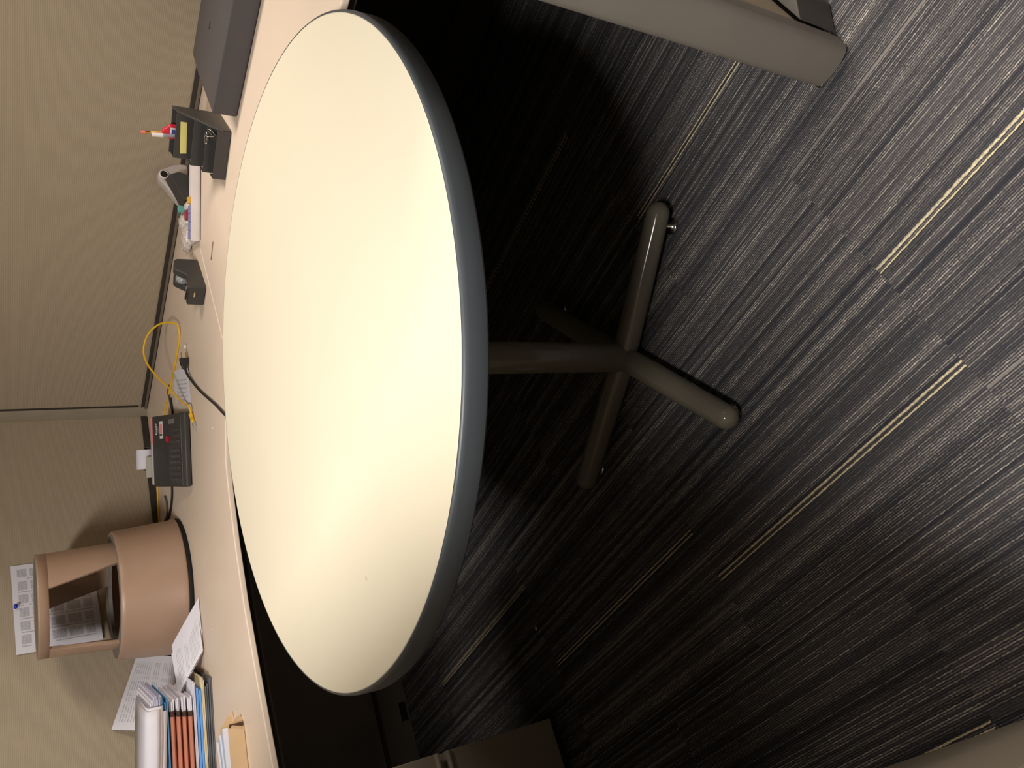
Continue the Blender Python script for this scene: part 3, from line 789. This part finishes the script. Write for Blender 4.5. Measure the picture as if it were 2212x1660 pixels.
bm = bm_new(); tube(bm, [(-0.006, 0, 0.078), (0.064, 0, 0.078)], 0.0045, 12, True, 0); obj('spindle', bm, M['greycord'], rl, smooth=True)
bm = bm_new()
for x in (-0.006, 0.062): box(bm, x, x + 0.003, -0.008, 0.008, 0.0006, 0.082)
box(bm, -0.006, 0.065, -0.012, 0.012, 0.0006, 0.004)
obj('holder', bm, M['greycord'], rl, bevel=0.001)

# ------------------------------------------------------------------ cables
def wpt(x, y, h=0.0): return (x, y, W + h)
yc = empty('network_cable', (-0.07, 2.35, W), 0, 'yellow network cable looping up behind the black adding machine', 'cable')
O_ = Vector((-0.07, 2.35, W))
def rel(P): return [Vector(p) - O_ for p in P]
bm = bm_new()
YC = [wpt(-0.075, 2.265, 0.004), wpt(-0.040, 2.285, 0.010), wpt(-0.035, 2.33, 0.012), wpt(-0.018, 2.375, 0.020), wpt(0.01, 2.43, 0.033), wpt(0.045, 2.49, 0.055), wpt(0.085, 2.53, 0.075), wpt(0.125, 2.545, 0.082), wpt(0.17, 2.53, 0.072), wpt(0.200, 2.49, 0.045), wpt(0.197, 2.43, 0.012), wpt(0.165, 2.425, 0.003), wpt(0.12, 2.46, 0.003), wpt(0.05, 2.54, 0.003), wpt(-0.02, 2.63, 0.003), wpt(-0.08, 2.72, 0.003), wpt(-0.15, 2.80, 0.003), wpt(-0.25, 2.84, 0.003), wpt(-0.36, 2.855, 0.003), wpt(-0.45, 2.83, 0.003)]
tube(bm, rel(YC), 0.0028, 12, True, 8); obj('jacket', bm, M['yellow'], yc, smooth=True)
bm = bm_new(); tube(bm, rel([wpt(-0.083, 2.252, 0.005), wpt(-0.072, 2.27, 0.0055), wpt(-0.062, 2.279, 0.007)]), 0.0055, 12, True, 4, None); obj('strain_relief', bm, M['yellow'], yc, smooth=True)
bm = bm_new(); Mx = Matrix.Translation(Vector(wpt(-0.092, 2.243, 0.0045)) - O_) @ Matrix.Rotation(math.radians(45), 4, 'Z'); box(bm, -0.011, 0.010, -0.0058, 0.0058, -0.004, 0.004, Mx); obj('clear_connector', bm, M['clear'], yc, bevel=0.0008)

pg = empty('appliance_cord', (0.085, 2.32, W), 0, 'black power cord with brass two-prong plug lying on the worktop', 'cord')
O_ = Vector((0.085, 2.32, W))
bm = bm_new(); tube(bm, rel([wpt(0.064, 2.314, 0.0115), wpt(0.046, 2.300, 0.008), wpt(0.022, 2.245, 0.0038), wpt(0.002, 2.175, 0.003), wpt(-0.010, 2.12, 0.003), wpt(-0.022, 2.06, 0.003), wpt(-0.035, 1.995, 0.0036), wpt(-0.050, 1.935, 0.0036), wpt(-0.058, 1.898, 0.0036), wpt(-0.064, 1.880, -0.008), wpt(-0.067, 1.872, -0.05), wpt(-0.068, 1.87, -0.12)]), 0.0034, 12, True, 8); obj('cord', bm, M['blackcord'], pg, smooth=True)
pd = Vector((0.030, 0.022, 0)).normalized(); ang = math.atan2(pd.y, pd.x)
Mx = Matrix.Translation((-0.002, -0.002, 0.0128)) @ Matrix.Rotation(math.radians(12), 4, 'Z') @ Matrix.Rotation(math.radians(90), 4, 'X')
bm = bm_new()
vs = [(0.010, 0.012, 0.009), (-0.006, 0.010, 0.008), (-0.022, 0.005, 0.0045)]
ring = []
for x, hw, hh in vs:
    ring.append([bm.verts.new(Mx @ Vector((x, sy * hw, sz * hh))) for sy, sz in ((-1, -1), (1, -1), (1, 1), (-1, 1))])
for p, q in zip(ring, ring[1:]):
    for k in range(4): bm.faces.new((p[k], p[(k + 1) % 4], q[(k + 1) % 4], q[k]))
bm.faces.new(ring[0][::-1]); bm.faces.new(ring[-1])
obj('plug_body', bm, M['blackcord'], pg, bevel=0.002)
for s_ in (-1, 1):
    bm = bm_new(); box(bm, 0.0095, 0.027, s_ * 0.0064 - 0.0008, s_ * 0.0064 + 0.0008, -0.0032, 0.0032, Mx); obj('prong', bm, M['brass'], pg, bevel=0.0003)
bm = bm_new(); tube(bm, [wpt(-0.02, 2.585, .003), wpt(-0.07, 2.56, .003), wpt(-0.16, 2.60, .003), wpt(-0.25, 2.60, .003), wpt(-0.32, 2.595, .0035), wpt(-0.38, 2.64, .0035), wpt(-0.43, 2.73, .004)], 0.0034, 12, True, 8)
tag(obj('power_lead', bm, M['blackcord'], None, smooth=True), 'black lead running from behind the adding machine to the tan stool', 'cord')
bm = bm_new(); tube(bm, [wpt(-0.335, 2.72, .0035), wpt(-0.35, 2.69, .0035), wpt(-0.39, 2.685, .0035), wpt(-0.43, 2.76, .0035), wpt(-0.46, 2.80, .0035)], 0.003, 12, True, 8)
tag(obj('grey_lead', bm, M['greycord'], None, smooth=True), 'grey lead beside the yellow cable at the foot of the left wall', 'cord')
bm = bm_new(); tube(bm, [wpt(0.02, 2.60, .0035), wpt(0.0, 2.62, .0035), wpt(-0.02, 2.60, .0035), wpt(-0.05, 2.57, .0035)], 0.0032, 12, True, 8)
tag(obj('cord_stub', bm, M['greycord'], None, smooth=True), 'short grey-green cord end between white slip and adding machine', 'cord')

# white slip
S4 = [Vector((0.070, 2.310, W + .001)), Vector((0.062, 2.555, W + .001)), Vector((-0.045, 2.52, W + .001)), Vector((-0.045, 2.285, W + .001))]
bm = bm_new(); sheet(bm, Vector((0.070, 2.325, W + .0008)), Vector((0.062, 2.545, W + .0008)), Vector((-0.035, 2.52, W + .0008)), Vector((-0.043, 2.295, W + .0008)), 6, 6, lambda u, v: Vector((0, 0, 0.002 * math.sin(u * 6) * v)))
tag(obj('paper_slip', bm, M['receipt']), 'white printed slip of paper under the black plug cord', 'paper')
# white crumb by the prongs, lint, thin stick
def crumb(name, loc, r, label, cat='crumb'):
    bm = bm_new(); bmesh.ops.create_icosphere(bm, subdivisions=2, radius=r)
    for v in bm.verts: v.co = Vector((v.co.x * random.uniform(.8, 1.5), v.co.y * random.uniform(.6, 1.1), v.co.z * 0.6))
    o = obj(name, bm, M['lint'], None, smooth=True); o.location = loc; return tag(o, label, cat)
crumb('paper_scrap', (0.127, 2.345, W + 0.004), 0.0065, 'crumpled white paper scrap in front of the brass prongs', 'scrap')
crumb('crumb', (-0.610, 2.101, W + 0.0012), 0.0022, 'tiny white crumb on the worktop in front of the drooping sheets')
crumb('crumb', (-0.093, 2.050, W + 0.0012), 0.0022, 'tiny white crumb on the worktop in front of the adding machine')
crumb('lint_fluff', (-0.626, 1.642, 0.003), 0.0045, 'white fluff of lint on the dark carpet left of the table', 'lint')
bm = bm_new(); tube(bm, [(0.3655, 2.0005, W + 0.0012), (0.346, 2.012, W + 0.0012), (0.325, 2.0238, W + 0.0012)], 0.0010, 8, True, 2)
tag(obj('thin_stick', bm, plain('brown_stick', (140, 104, 90), 0.6), None, smooth=True), 'thin brown stick lying on the worktop near the white tray', 'stick')

# ------------------------------------------------------------------ tape dispenser
P1 = Vector((0.349, 2.179, W)); X1 = Vector((-0.086, -0.096, 0)).normalized()
# local x = X1 ; local y = toward (-0.745,0.667) = -(left normal)
ang = math.atan2(X1.y, X1.x)
td = empty('tape_dispenser', P1, ang, 'black desktop tape dispenser with steel cutter between white tray and yellow cable', 'dispenser')
# with this rotation local +y = (-X1.y, X1.x) = (0.745,-0.667): the body lies on -y
bm = bm_new(); LT = 0.129
pf = [(0.0, 0.001), (0.003, 0.052), (0.010, 0.060), (0.045, 0.066), (0.052, 0.064), (0.074, 0.040), (0.096, 0.036), (0.104, 0.044), (0.125, 0.046), (LT, 0.040), (LT, 0.001)]
profile(bm, pf, -0.018, 0.0); 
obj('near_side', bm, M['blackpl'], td, bevel=0.003, seg=3)
bm = bm_new(); profile(bm, [(p[0], p[1] - (0.004 if p[1] > .03 else 0)) for p in pf], -0.056, -0.038); obj('far_side', bm, M['blackpl'], td, bevel=0.003, seg=3)
bm = bm_new(); profile(bm, [(0.003, 0.001), (0.003, 0.035), (0.02, 0.018), (0.09, 0.018), (0.100, 0.036), (0.126, 0.040), (0.127, 0.001)], -0.0385, -0.0175); obj('weighted_base', bm, M['blackdeep'], td, bevel=0.002)
bm = bm_new(); n = 32
g = [[bm.verts.new((0.050 + r * math.cos(2 * math.pi * k / n), y, 0.041 + r * math.sin(2 * math.pi * k / n))) for k in range(n)] for y, r in ((-0.0195, 0.010), (-0.0195, 0.018), (-0.0365, 0.018), (-0.0365, 0.010))]
for q in range(4):
    for k in range(n): bm.faces.new((g[q][k], g[q][(k + 1) % n], g[(q + 1) % 4][(k + 1) % n], g[(q + 1) % 4][k]))
obj('tape_roll', bm, M['clear'], td, smooth=True)
bm = bm_new(); hexa(bm, [(0.120, -0.040, 0.0465), (0.1275, -0.040, 0.0445), (0.1275, -0.006, 0.0445), (0.120, -0.006, 0.0465)], [(0.121, -0.040, 0.0478), (0.1315, -0.040, 0.0485), (0.1315, -0.006, 0.0485), (0.121, -0.006, 0.0478)]); obj('cutter', bm, M['chrome'], td)
bm = bm_new(); box(bm, LT - 0.004, LT + 0.0012, -0.0550, -0.0010, 0.0014, 0.0405); fp = obj('front_plate', bm, M['blackpl'], td, bevel=0.0015)
bm = bm_new(); box(bm, LT + 0.0011, LT + 0.0016, -0.030, -0.017, 0.0255, 0.0285); obj('tan_mark', bm, M['kraft'], fp)

# ------------------------------------------------------------------ white tray with odds and ends
F0 = Vector((0.392, 2.141, 0)); F1 = Vector((0.595, 2.115, 0)); fd = (F1 - F0).normalized()
tr = empty('white_tray', (F0.x, F0.y, W), math.atan2(fd.y, fd.x), 'white open plastic tray full of bagged coloured tabs behind the desk organizer', 'tray')
TL = 0.215
out = [(0, 0), (TL, 0), (TL, 0.11), (0.06, 0.20), (-0.02, 0.175)]
out = [(0, 0), (TL, 0), (TL, 0.066), (0.112, 0.074), (0.080, 0.160), (-0.02, 0.172)]
bm = bm_new(); prism(bm, out, 0.001, 0.004)
n = len(out)
ce = Vector((sum(p[0] for p in out) / n, sum(p[1] for p in out) / n, 0))
for i in range(n):
    p, q = Vector((*out[i], 0)), Vector((*out[(i + 1) % n], 0))
    pi, qi = p + (ce - p).normalized() * 0.004, q + (ce - q).normalized() * 0.004
    po, qo = p + (p - ce).normalized() * 0.004, q + (q - ce).normalized() * 0.004
    z = Vector((0, 0, 1))
    hh = 0.024 if i in (0, 1) else 0.014
    hexa(bm, [p + z * .001, q + z * .001, qi + z * .001, pi + z * .001], [po + z * hh, qo + z * hh, q + z * hh, p + z * hh])
obj('tray_shell', bm, M['white_pl'], tr, bevel=0.0012)
bm = bm_new(); prism(bm, [(0.001, -0.0045), (TL, -0.0045), (TL, -0.003), (0.001, -0.003)], 0.0006, 0.0022); obj('base_line', bm, M['blackdeep'], tr)
TM = Matrix.Translation((F0.x, F0.y, W)) @ Matrix.Rotation(math.atan2(fd.y, fd.x), 4, 'Z')
# crumpled milky bags
def bag(x, y, rx, ry, h, seed, label):
    bm = bm_new(); bmesh.ops.create_icosphere(bm, subdivisions=4, radius=1.0); rr = random.Random(seed)
    ph = [rr.uniform(0, 6) for _ in range(6)]
    for v in bm.verts:
        c = v.co.copy(); k = 1 + 0.10 * math.sin(9 * c.x + ph[0]) * math.sin(8 * c.y + ph[1]) + 0.07 * math.sin(17 * c.y + ph[2] + 5 * c.z) + 0.05 * math.sin(23 * c.x + ph[3])
        v.co = Vector((c.x * rx * k, c.y * ry * k, max(c.z * k, -0.4) * h))
    o = obj('plastic_bag', bm, M['clear_bag'], None, smooth=True)
    o.matrix_world = TM @ Matrix.Translation((x, y, 0.0055 + 0.4 * h)); return tag(o, label, 'bag')
bag(0.008, 0.115, 0.036, 0.040, 0.013, 1, 'crumpled milky plastic bag at the left end of the white tray')
bag(0.052, 0.120, 0.026, 0.034, 0.017, 2, 'crumpled milky plastic bag in the middle of the white tray')
bag(0.090, 0.076, 0.014, 0.015, 0.014, 3, 'crumpled milky plastic bag beside the teal tab in the tray')
def tab(x, y, wx, wy, z0, z1, m, label, rz=0.0):
    bm = bm_new(); box(bm, -wx / 2, wx / 2, -wy / 2, wy / 2, z0, z1); o = obj('index_tab', bm, M[m], None, bevel=0.001)
    o.matrix_world = TM @ Matrix.Translation((x, y, 0)) @ Matrix.Rotation(rz, 4, 'Z'); return tag(o, label, 'tab')
for k, (x, lb) in enumerate(((0.014, 'leftmost lilac tab pad at the front of the white tray'), (0.036, 'second lilac tab pad from the left in the white tray'), (0.058, 'third lilac tab pad from the left in the white tray'), (0.080, 'lilac tab pad next to the amber one in the white tray'))):
    tab(x, 0.030, 0.021, 0.030, 0.0045, 0.022, 'lilac', lb)
tab(0.1025, 0.030, 0.017, 0.024, 0.0045, 0.026, 'amber', 'amber yellow tab pad at the front of the white tray')
tab(0.066, 0.060, 0.024, 0.016, 0.0045, 0.027, 'maroon', 'maroon tab pad behind the lilac ones in the tray', 0.3)
tab(0.084, 0.104, 0.018, 0.014, 0.0045, 0.036, 'teal', 'teal tab pad at the back of the white tray', 0.2)

# ------------------------------------------------------------------ pencil sharpener
ps = empty('pencil_sharpener', (0.549, 2.236, W), math.radians(10), 'light grey pencil sharpener with round hole and black shavings bin behind the tray', 'sharpener')
bm = bm_new()
profile(bm, [(-0.030, 0.002), (-0.042, 0.022), (-0.036, 0.034), (0.004, 0.062), (0.018, 0.076), (0.034, 0.081), (0.050, 0.074), (0.070, 0.040), (0.074, 0.022), (0.074, 0.002)], 0.012, 0.044)
obj('housing', bm, M['grey_pl'], ps, bevel=0.007, seg=4)
bm = bm_new()
prism_pts = [(-0.055, 0.022), (-0.022, -0.004 + 0.006), (0.024, 0.026 + 0.006), (0.034, 0.050), (-0.006, 0.056), (-0.046, 0.034)]
a_ = [bm.verts.new((x, -0.030, z)) for x, z in ((-0.052, 0.024), (-0.020, 0.004), (0.022, 0.006), (0.030, 0.034), (0.020, 0.058))]
b_ = [bm.verts.new((x, 0.0118, z)) for x, z in ((-0.056, 0.028), (-0.020, 0.004), (0.026, 0.006), (0.036, 0.040), (0.022, 0.064))]
bm.faces.new(a_); bm.faces.new(b_[::-1])
for i in range(5): bm.faces.new((a_[(i + 1) % 5], a_[i], b_[i], b_[(i + 1) % 5]))
obj('shavings_bin', bm, M['blackpl'], ps, bevel=0.002)
bm = bm_new(); n = 32
g = [[bm.verts.new((0.036 + r * math.cos(2 * math.pi * k / n), y, 0.065 + r * math.sin(2 * math.pi * k / n))) for k in range(n)] for y, r in ((0.0125, 0.0118), (0.0085, 0.0112), (0.0085, 0.0095), (0.0118, 0.0092))]
for q in range(3):
    for k in range(n): bm.faces.new((g[q][k], g[q][(k + 1) % n], g[q + 1][(k + 1) % n], g[q + 1][k]))
obj('hole_collar', bm, M['white_pl'], ps, smooth=True)
bm = bm_new(); f = [bm.verts.new((0.036 + 0.0094 * math.cos(2 * math.pi * k / n), 0.0095, 0.065 + 0.0094 * math.sin(2 * math.pi * k / n))) for k in range(n)]
g2 = [bm.verts.new((v.co.x, 0.0115, v.co.z)) for v in f]; bm.faces.new(f); bm.faces.new(g2[::-1])
for k in range(n): bm.faces.new((f[(k + 1) % n], f[k], g2[k], g2[(k + 1) % n]))
obj('hole', bm, M['blackdeep'], ps)

# ------------------------------------------------------------------ desk organizer
og = empty('desk_organizer', (0.486, 1.868, W), math.radians(-35), 'black stepped desk organizer with yellow note strip beside the dark flat case', 'organizer')
# local x along front (to the right), y = away
tiers = [(0.0, 0.030, 0.030, 0.0), (0.030, 0.058, 0.046, 0.002), (0.058, 0.090, 0.068, 0.004), (0.090, 0.125, 0.100, 0.006)]
WO = 0.112
bm = bm_new(); tw = 0.0016
def trough(bm, y0, y1, h, inset, hb):
    x0, x1 = inset, WO
    box(bm, x0, x1, y0, y0 + tw, 0.001, h); box(bm, x0, x0 + tw, y0 + tw, y1, 0.001, h)
    box(bm, x0 + tw, x1 - tw, y0 + tw, y1, 0.001, 0.003)
for y0, y1, h, ins in tiers: trough(bm, y0, y1, h, ins, 0)
box(bm, 0.006, WO, 0.125, 0.125 + tw, 0.001, 0.104)
# right end plate with sloping top
pr = [(0.004, 0.001), (0.0, 0.020), (0.018, 0.042), (0.046, 0.062), (0.090, 0.098), (0.1265, 0.106), (0.1265, 0.001)]
a_ = [bm.verts.new((WO - tw, y, z)) for y, z in pr]; b_ = [bm.verts.new((WO + 0.003, y, z)) for y, z in pr]
bm.faces.new(a_); bm.faces.new(b_[::-1])
for i in range(len(pr)): bm.faces.new((a_[(i + 1) % len(pr)], a_[i], b_[i], b_[(i + 1) % len(pr)]))
# dividers
box(bm, 0.058, 0.0595, 0.0016, 0.030, 0.003, 0.028); box(bm, 0.034, 0.0355, 0.0916, 0.125, 0.003, 0.098)
obj('shell', bm, M['blackpl'], og, bevel=0.0006)
bm = bm_new(); box(bm, 0.010, 0.108, 0.0606, 0.0898, 0.045, 0.052); box(bm, 0.010, 0.108, 0.0316, 0.0578, 0.024, 0.028); obj('false_floor', bm, M['blackdeep'], og)
OM = Matrix.Translation((0.486, 1.868, W)) @ Matrix.Rotation(math.radians(-35), 4, 'Z')
bm = bm_new(); sheet(bm, Vector((0.020, 0.0895, 0.072)), Vector((0.092, 0.0895, 0.077)), Vector((0.092, 0.0895, 0.091)), Vector((0.018, 0.0895, 0.086)), 4, 2, None, 0.0004)
o = obj('sticky_note', bm, M['sticky'], None); o.matrix_world = OM; tag(o, 'pale yellow note strip stuck on the front of the black organizer', 'note')
# pens in the back compartment
def stick(name, base, top, segs, label, cat):
    """segs: list of (part, t0, t1, r0, r1, material)"""
    root = empty(name, OM @ Vector(base), 0, label, cat)
    b0 = Vector((0, 0, 0)); d = (OM @ Vector(top)) - (OM @ Vector(base))
    for part, t0, t1, r0, r1, m in segs:
        bm = bm_new(); tube(bm, [b0 + d * t0, b0 + d * t1], r0, 14, True, 0, [r0, r1]); obj(part, bm, M[m], root, smooth=False)
    return root
stick('pencil', (0.060, 0.1195, 0.005), (0.046, 0.1185, 0.166), [('shaft', 0, .88, .0036, .0036, 'orangewood'), ('ferrule', .88, .95, .0038, .0038, 'brass'), ('eraser', .95, 1, .0036, .0034, 'pinkrub')], 'pencil with pink eraser sticking highest out of the black organizer', 'pencil')
stick('clear_pen', (0.062, 0.0975, 0.005), (0.050, 0.0985, 0.146), [('barrel', 0, .84, .0042, .0042, 'clear'), ('ink_tube', .1, .80, .0016, .0016, 'navy'), ('cap', .84, 1, .0046, .0044, 'white_pl')], 'clear pen with blue ink and white cap in the organizer', 'pen')
gl = empty('glue_tube', OM @ Vector((0.0640, 0.108, 0.0045)), math.radians(-35), 'red and white tube with blue print standing in the organizer', 'tube')
bm = bm_new(); hexa(bm, [(-0.013, -0.004, 0), (0.013, -0.004, 0), (0.013, 0.004, 0), (-0.013, 0.004, 0)], [(-0.019, -0.006, 0.107), (0.011, -0.006, 0.107), (0.011, 0.006, 0.107), (-0.019, 0.006, 0.107)]); obj('tube_body', bm, M['whitemark'], gl, bevel=0.003)
bm = bm_new(); hexa(bm, [(-0.0195, -0.0065, 0.104), (0.0115, -0.0065, 0.104), (0.0115, 0.0065, 0.104), (-0.0195, 0.0065, 0.104)], [(-0.012, -0.0045, 0.120), (-0.001, -0.0045, 0.120), (-0.001, 0.0045, 0.120), (-0.012, 0.0045, 0.120)]); obj('tube_shoulder', bm, M['red'], gl, bevel=0.002)
bm = bm_new(); hexa(bm, [(-0.0165, -0.0066, 0.06), (-0.010, -0.0066, 0.06), (-0.010, 0.0066, 0.06), (-0.0165, 0.0066, 0.06)], [(-0.0196, -0.0072, 0.106), (-0.012, -0.0072, 0.106), (-0.012, 0.0072, 0.106), (-0.0196, 0.0072, 0.106)]); obj('red_edge', bm, M['red'], gl, bevel=0.001)
bm = bm_new(); hexa(bm, [(0.008, -0.0066, 0.06), (0.0132, -0.0066, 0.06), (0.0132, 0.0066, 0.06), (0.008, 0.0066, 0.06)], [(0.007, -0.0072, 0.106), (0.0116, -0.0072, 0.106), (0.0116, 0.0072, 0.106), (0.007, 0.0072, 0.106)]); obj('red_edge', bm, M['red'], gl, bevel=0.001)
bm = bm_new(); box(bm, -0.008, 0.003, -0.0070, -0.0058, 0.086, 0.101); obj('print', bm, M['navy'], gl)
# binder clips in the middle tier
def clip(x, y, z, rz, sc_, label, tilt=0.3):
    root = empty('binder_clip', OM @ Vector((x, y, z)), math.radians(-35) + rz, label, 'clip')
    root.rotation_euler = (tilt, 0.2, math.radians(-35) + rz); root.scale = (sc_, sc_, sc_)
    bm = bm_new(); profile(bm, [(-0.008, 0), (0.008, 0), (0.001, 0.014), (-0.001, 0.014)], -0.010, 0.010); obj('clamp', bm, M['blackpl'], root, bevel=0.0008)
    for s_ in (-1, 1):
        bm = bm_new(); tube(bm, [(0.001 * s_, -0.005, 0.014), (0.006 * s_, -0.005, 0.026), (0.008 * s_, 0, 0.030), (0.006 * s_, 0.005, 0.026), (0.001 * s_, 0.005, 0.014)], 0.0009, 8, True, 5); obj('wire_arm', bm, M['chrome'], root, smooth=True)
clip(0.090, 0.015, 0.022, 0.5, 1.05, 'binder clip with steel wire arms nearest the organizer end plate', 0.5)
clip(0.066, 0.040, 0.0288, 1.3, 0.8, 'smaller binder clip in the middle of the organizer tier', 0.9)
def paper_clip(x, y, z, rz, label):
    root_M = OM @ Matrix.Translation((x, y, z)) @ Matrix.Rotation(rz, 4, 'Z') @ Matrix.Rotation(0.5, 4, 'X')
    bm = bm_new(); tube(bm, [(0, 0, 0), (0.018, 0, 0), (0.021, 0.003, 0), (0.018, 0.006, 0), (-0.004, 0.006, 0), (-0.006, 0.0035, 0), (-0.004, 0.001, 0), (0.014, 0.0015, 0.001)], 0.0007, 8, True, 4)
    o = obj('paper_clip', bm, M['chrome'], None, smooth=True); o.matrix_world = root_M; return tag(o, label, 'clip')
paper_clip(0.080, 0.018, 0.046, 0.6, 'silver paper clip lying over the larger binder clip')
paper_clip(0.045, 0.040, 0.031, 2.2, 'silver paper clip on the second tier of the organizer')

# ------------------------------------------------------------------ dark flat case on the right worktop
fc_o = K + A * 1.430 + N * 0.352
fc = empty('flat_case', (fc_o.x, fc_o.y, W), A_ANG, 'dark charcoal flat metal case with a finger slot, on the right worktop', 'case')
# local x = A (right), local y = (-A.y, A.x) = -N (away)
hc = 0.053
bm = bm_new(); prism(bm, [(0, 0), (0.56, 0), (0.56, 0.265), (-0.010, 0.265), (-0.012, 0.18)], 0.0015, hc)
obj('shell', bm, M['blackmatte'], fc, bevel=0.0035, seg=3)
bm = bm_new()
pts = []
for k in range(8):
    t = math.pi / 2 + math.pi * k / 7; pts.append((0.116 + 0.0030 * math.cos(t), 0.148 + 0.0030 * math.sin(t)))
for k in range(8):
    t = -math.pi / 2 + math.pi * k / 7; pts.append((0.128 + 0.0030 * math.cos(t), 0.148 + 0.0030 * math.sin(t)))
prism(bm, pts, hc - 0.001, hc + 0.0005); obj('finger_slot', bm, M['blackdeep'], fc)


# overhead storage bin on the right cubicle wall, just above the frame (it shades the upper wall and the corner)
ob = empty('overhead_bin', (K.x + A.x * 0.05, K.y + A.y * 0.05, 1.315), A_ANG, 'taupe overhead storage bin hung on the fabric wall above the adding machine', 'cabinet')
# local +y points away from the room, so the bin hangs on the -y side
bm = bm_new(); box(bm, 0.0, 1.40, -0.315, -0.002, 0.0, 0.36); obj('body', bm, M['cab'], ob, bevel=0.004)
bm = bm_new(); box(bm, 0.006, 1.394, -0.335, -0.316, 0.006, 0.352); obj('door', bm, M['cab'], ob, bevel=0.004)
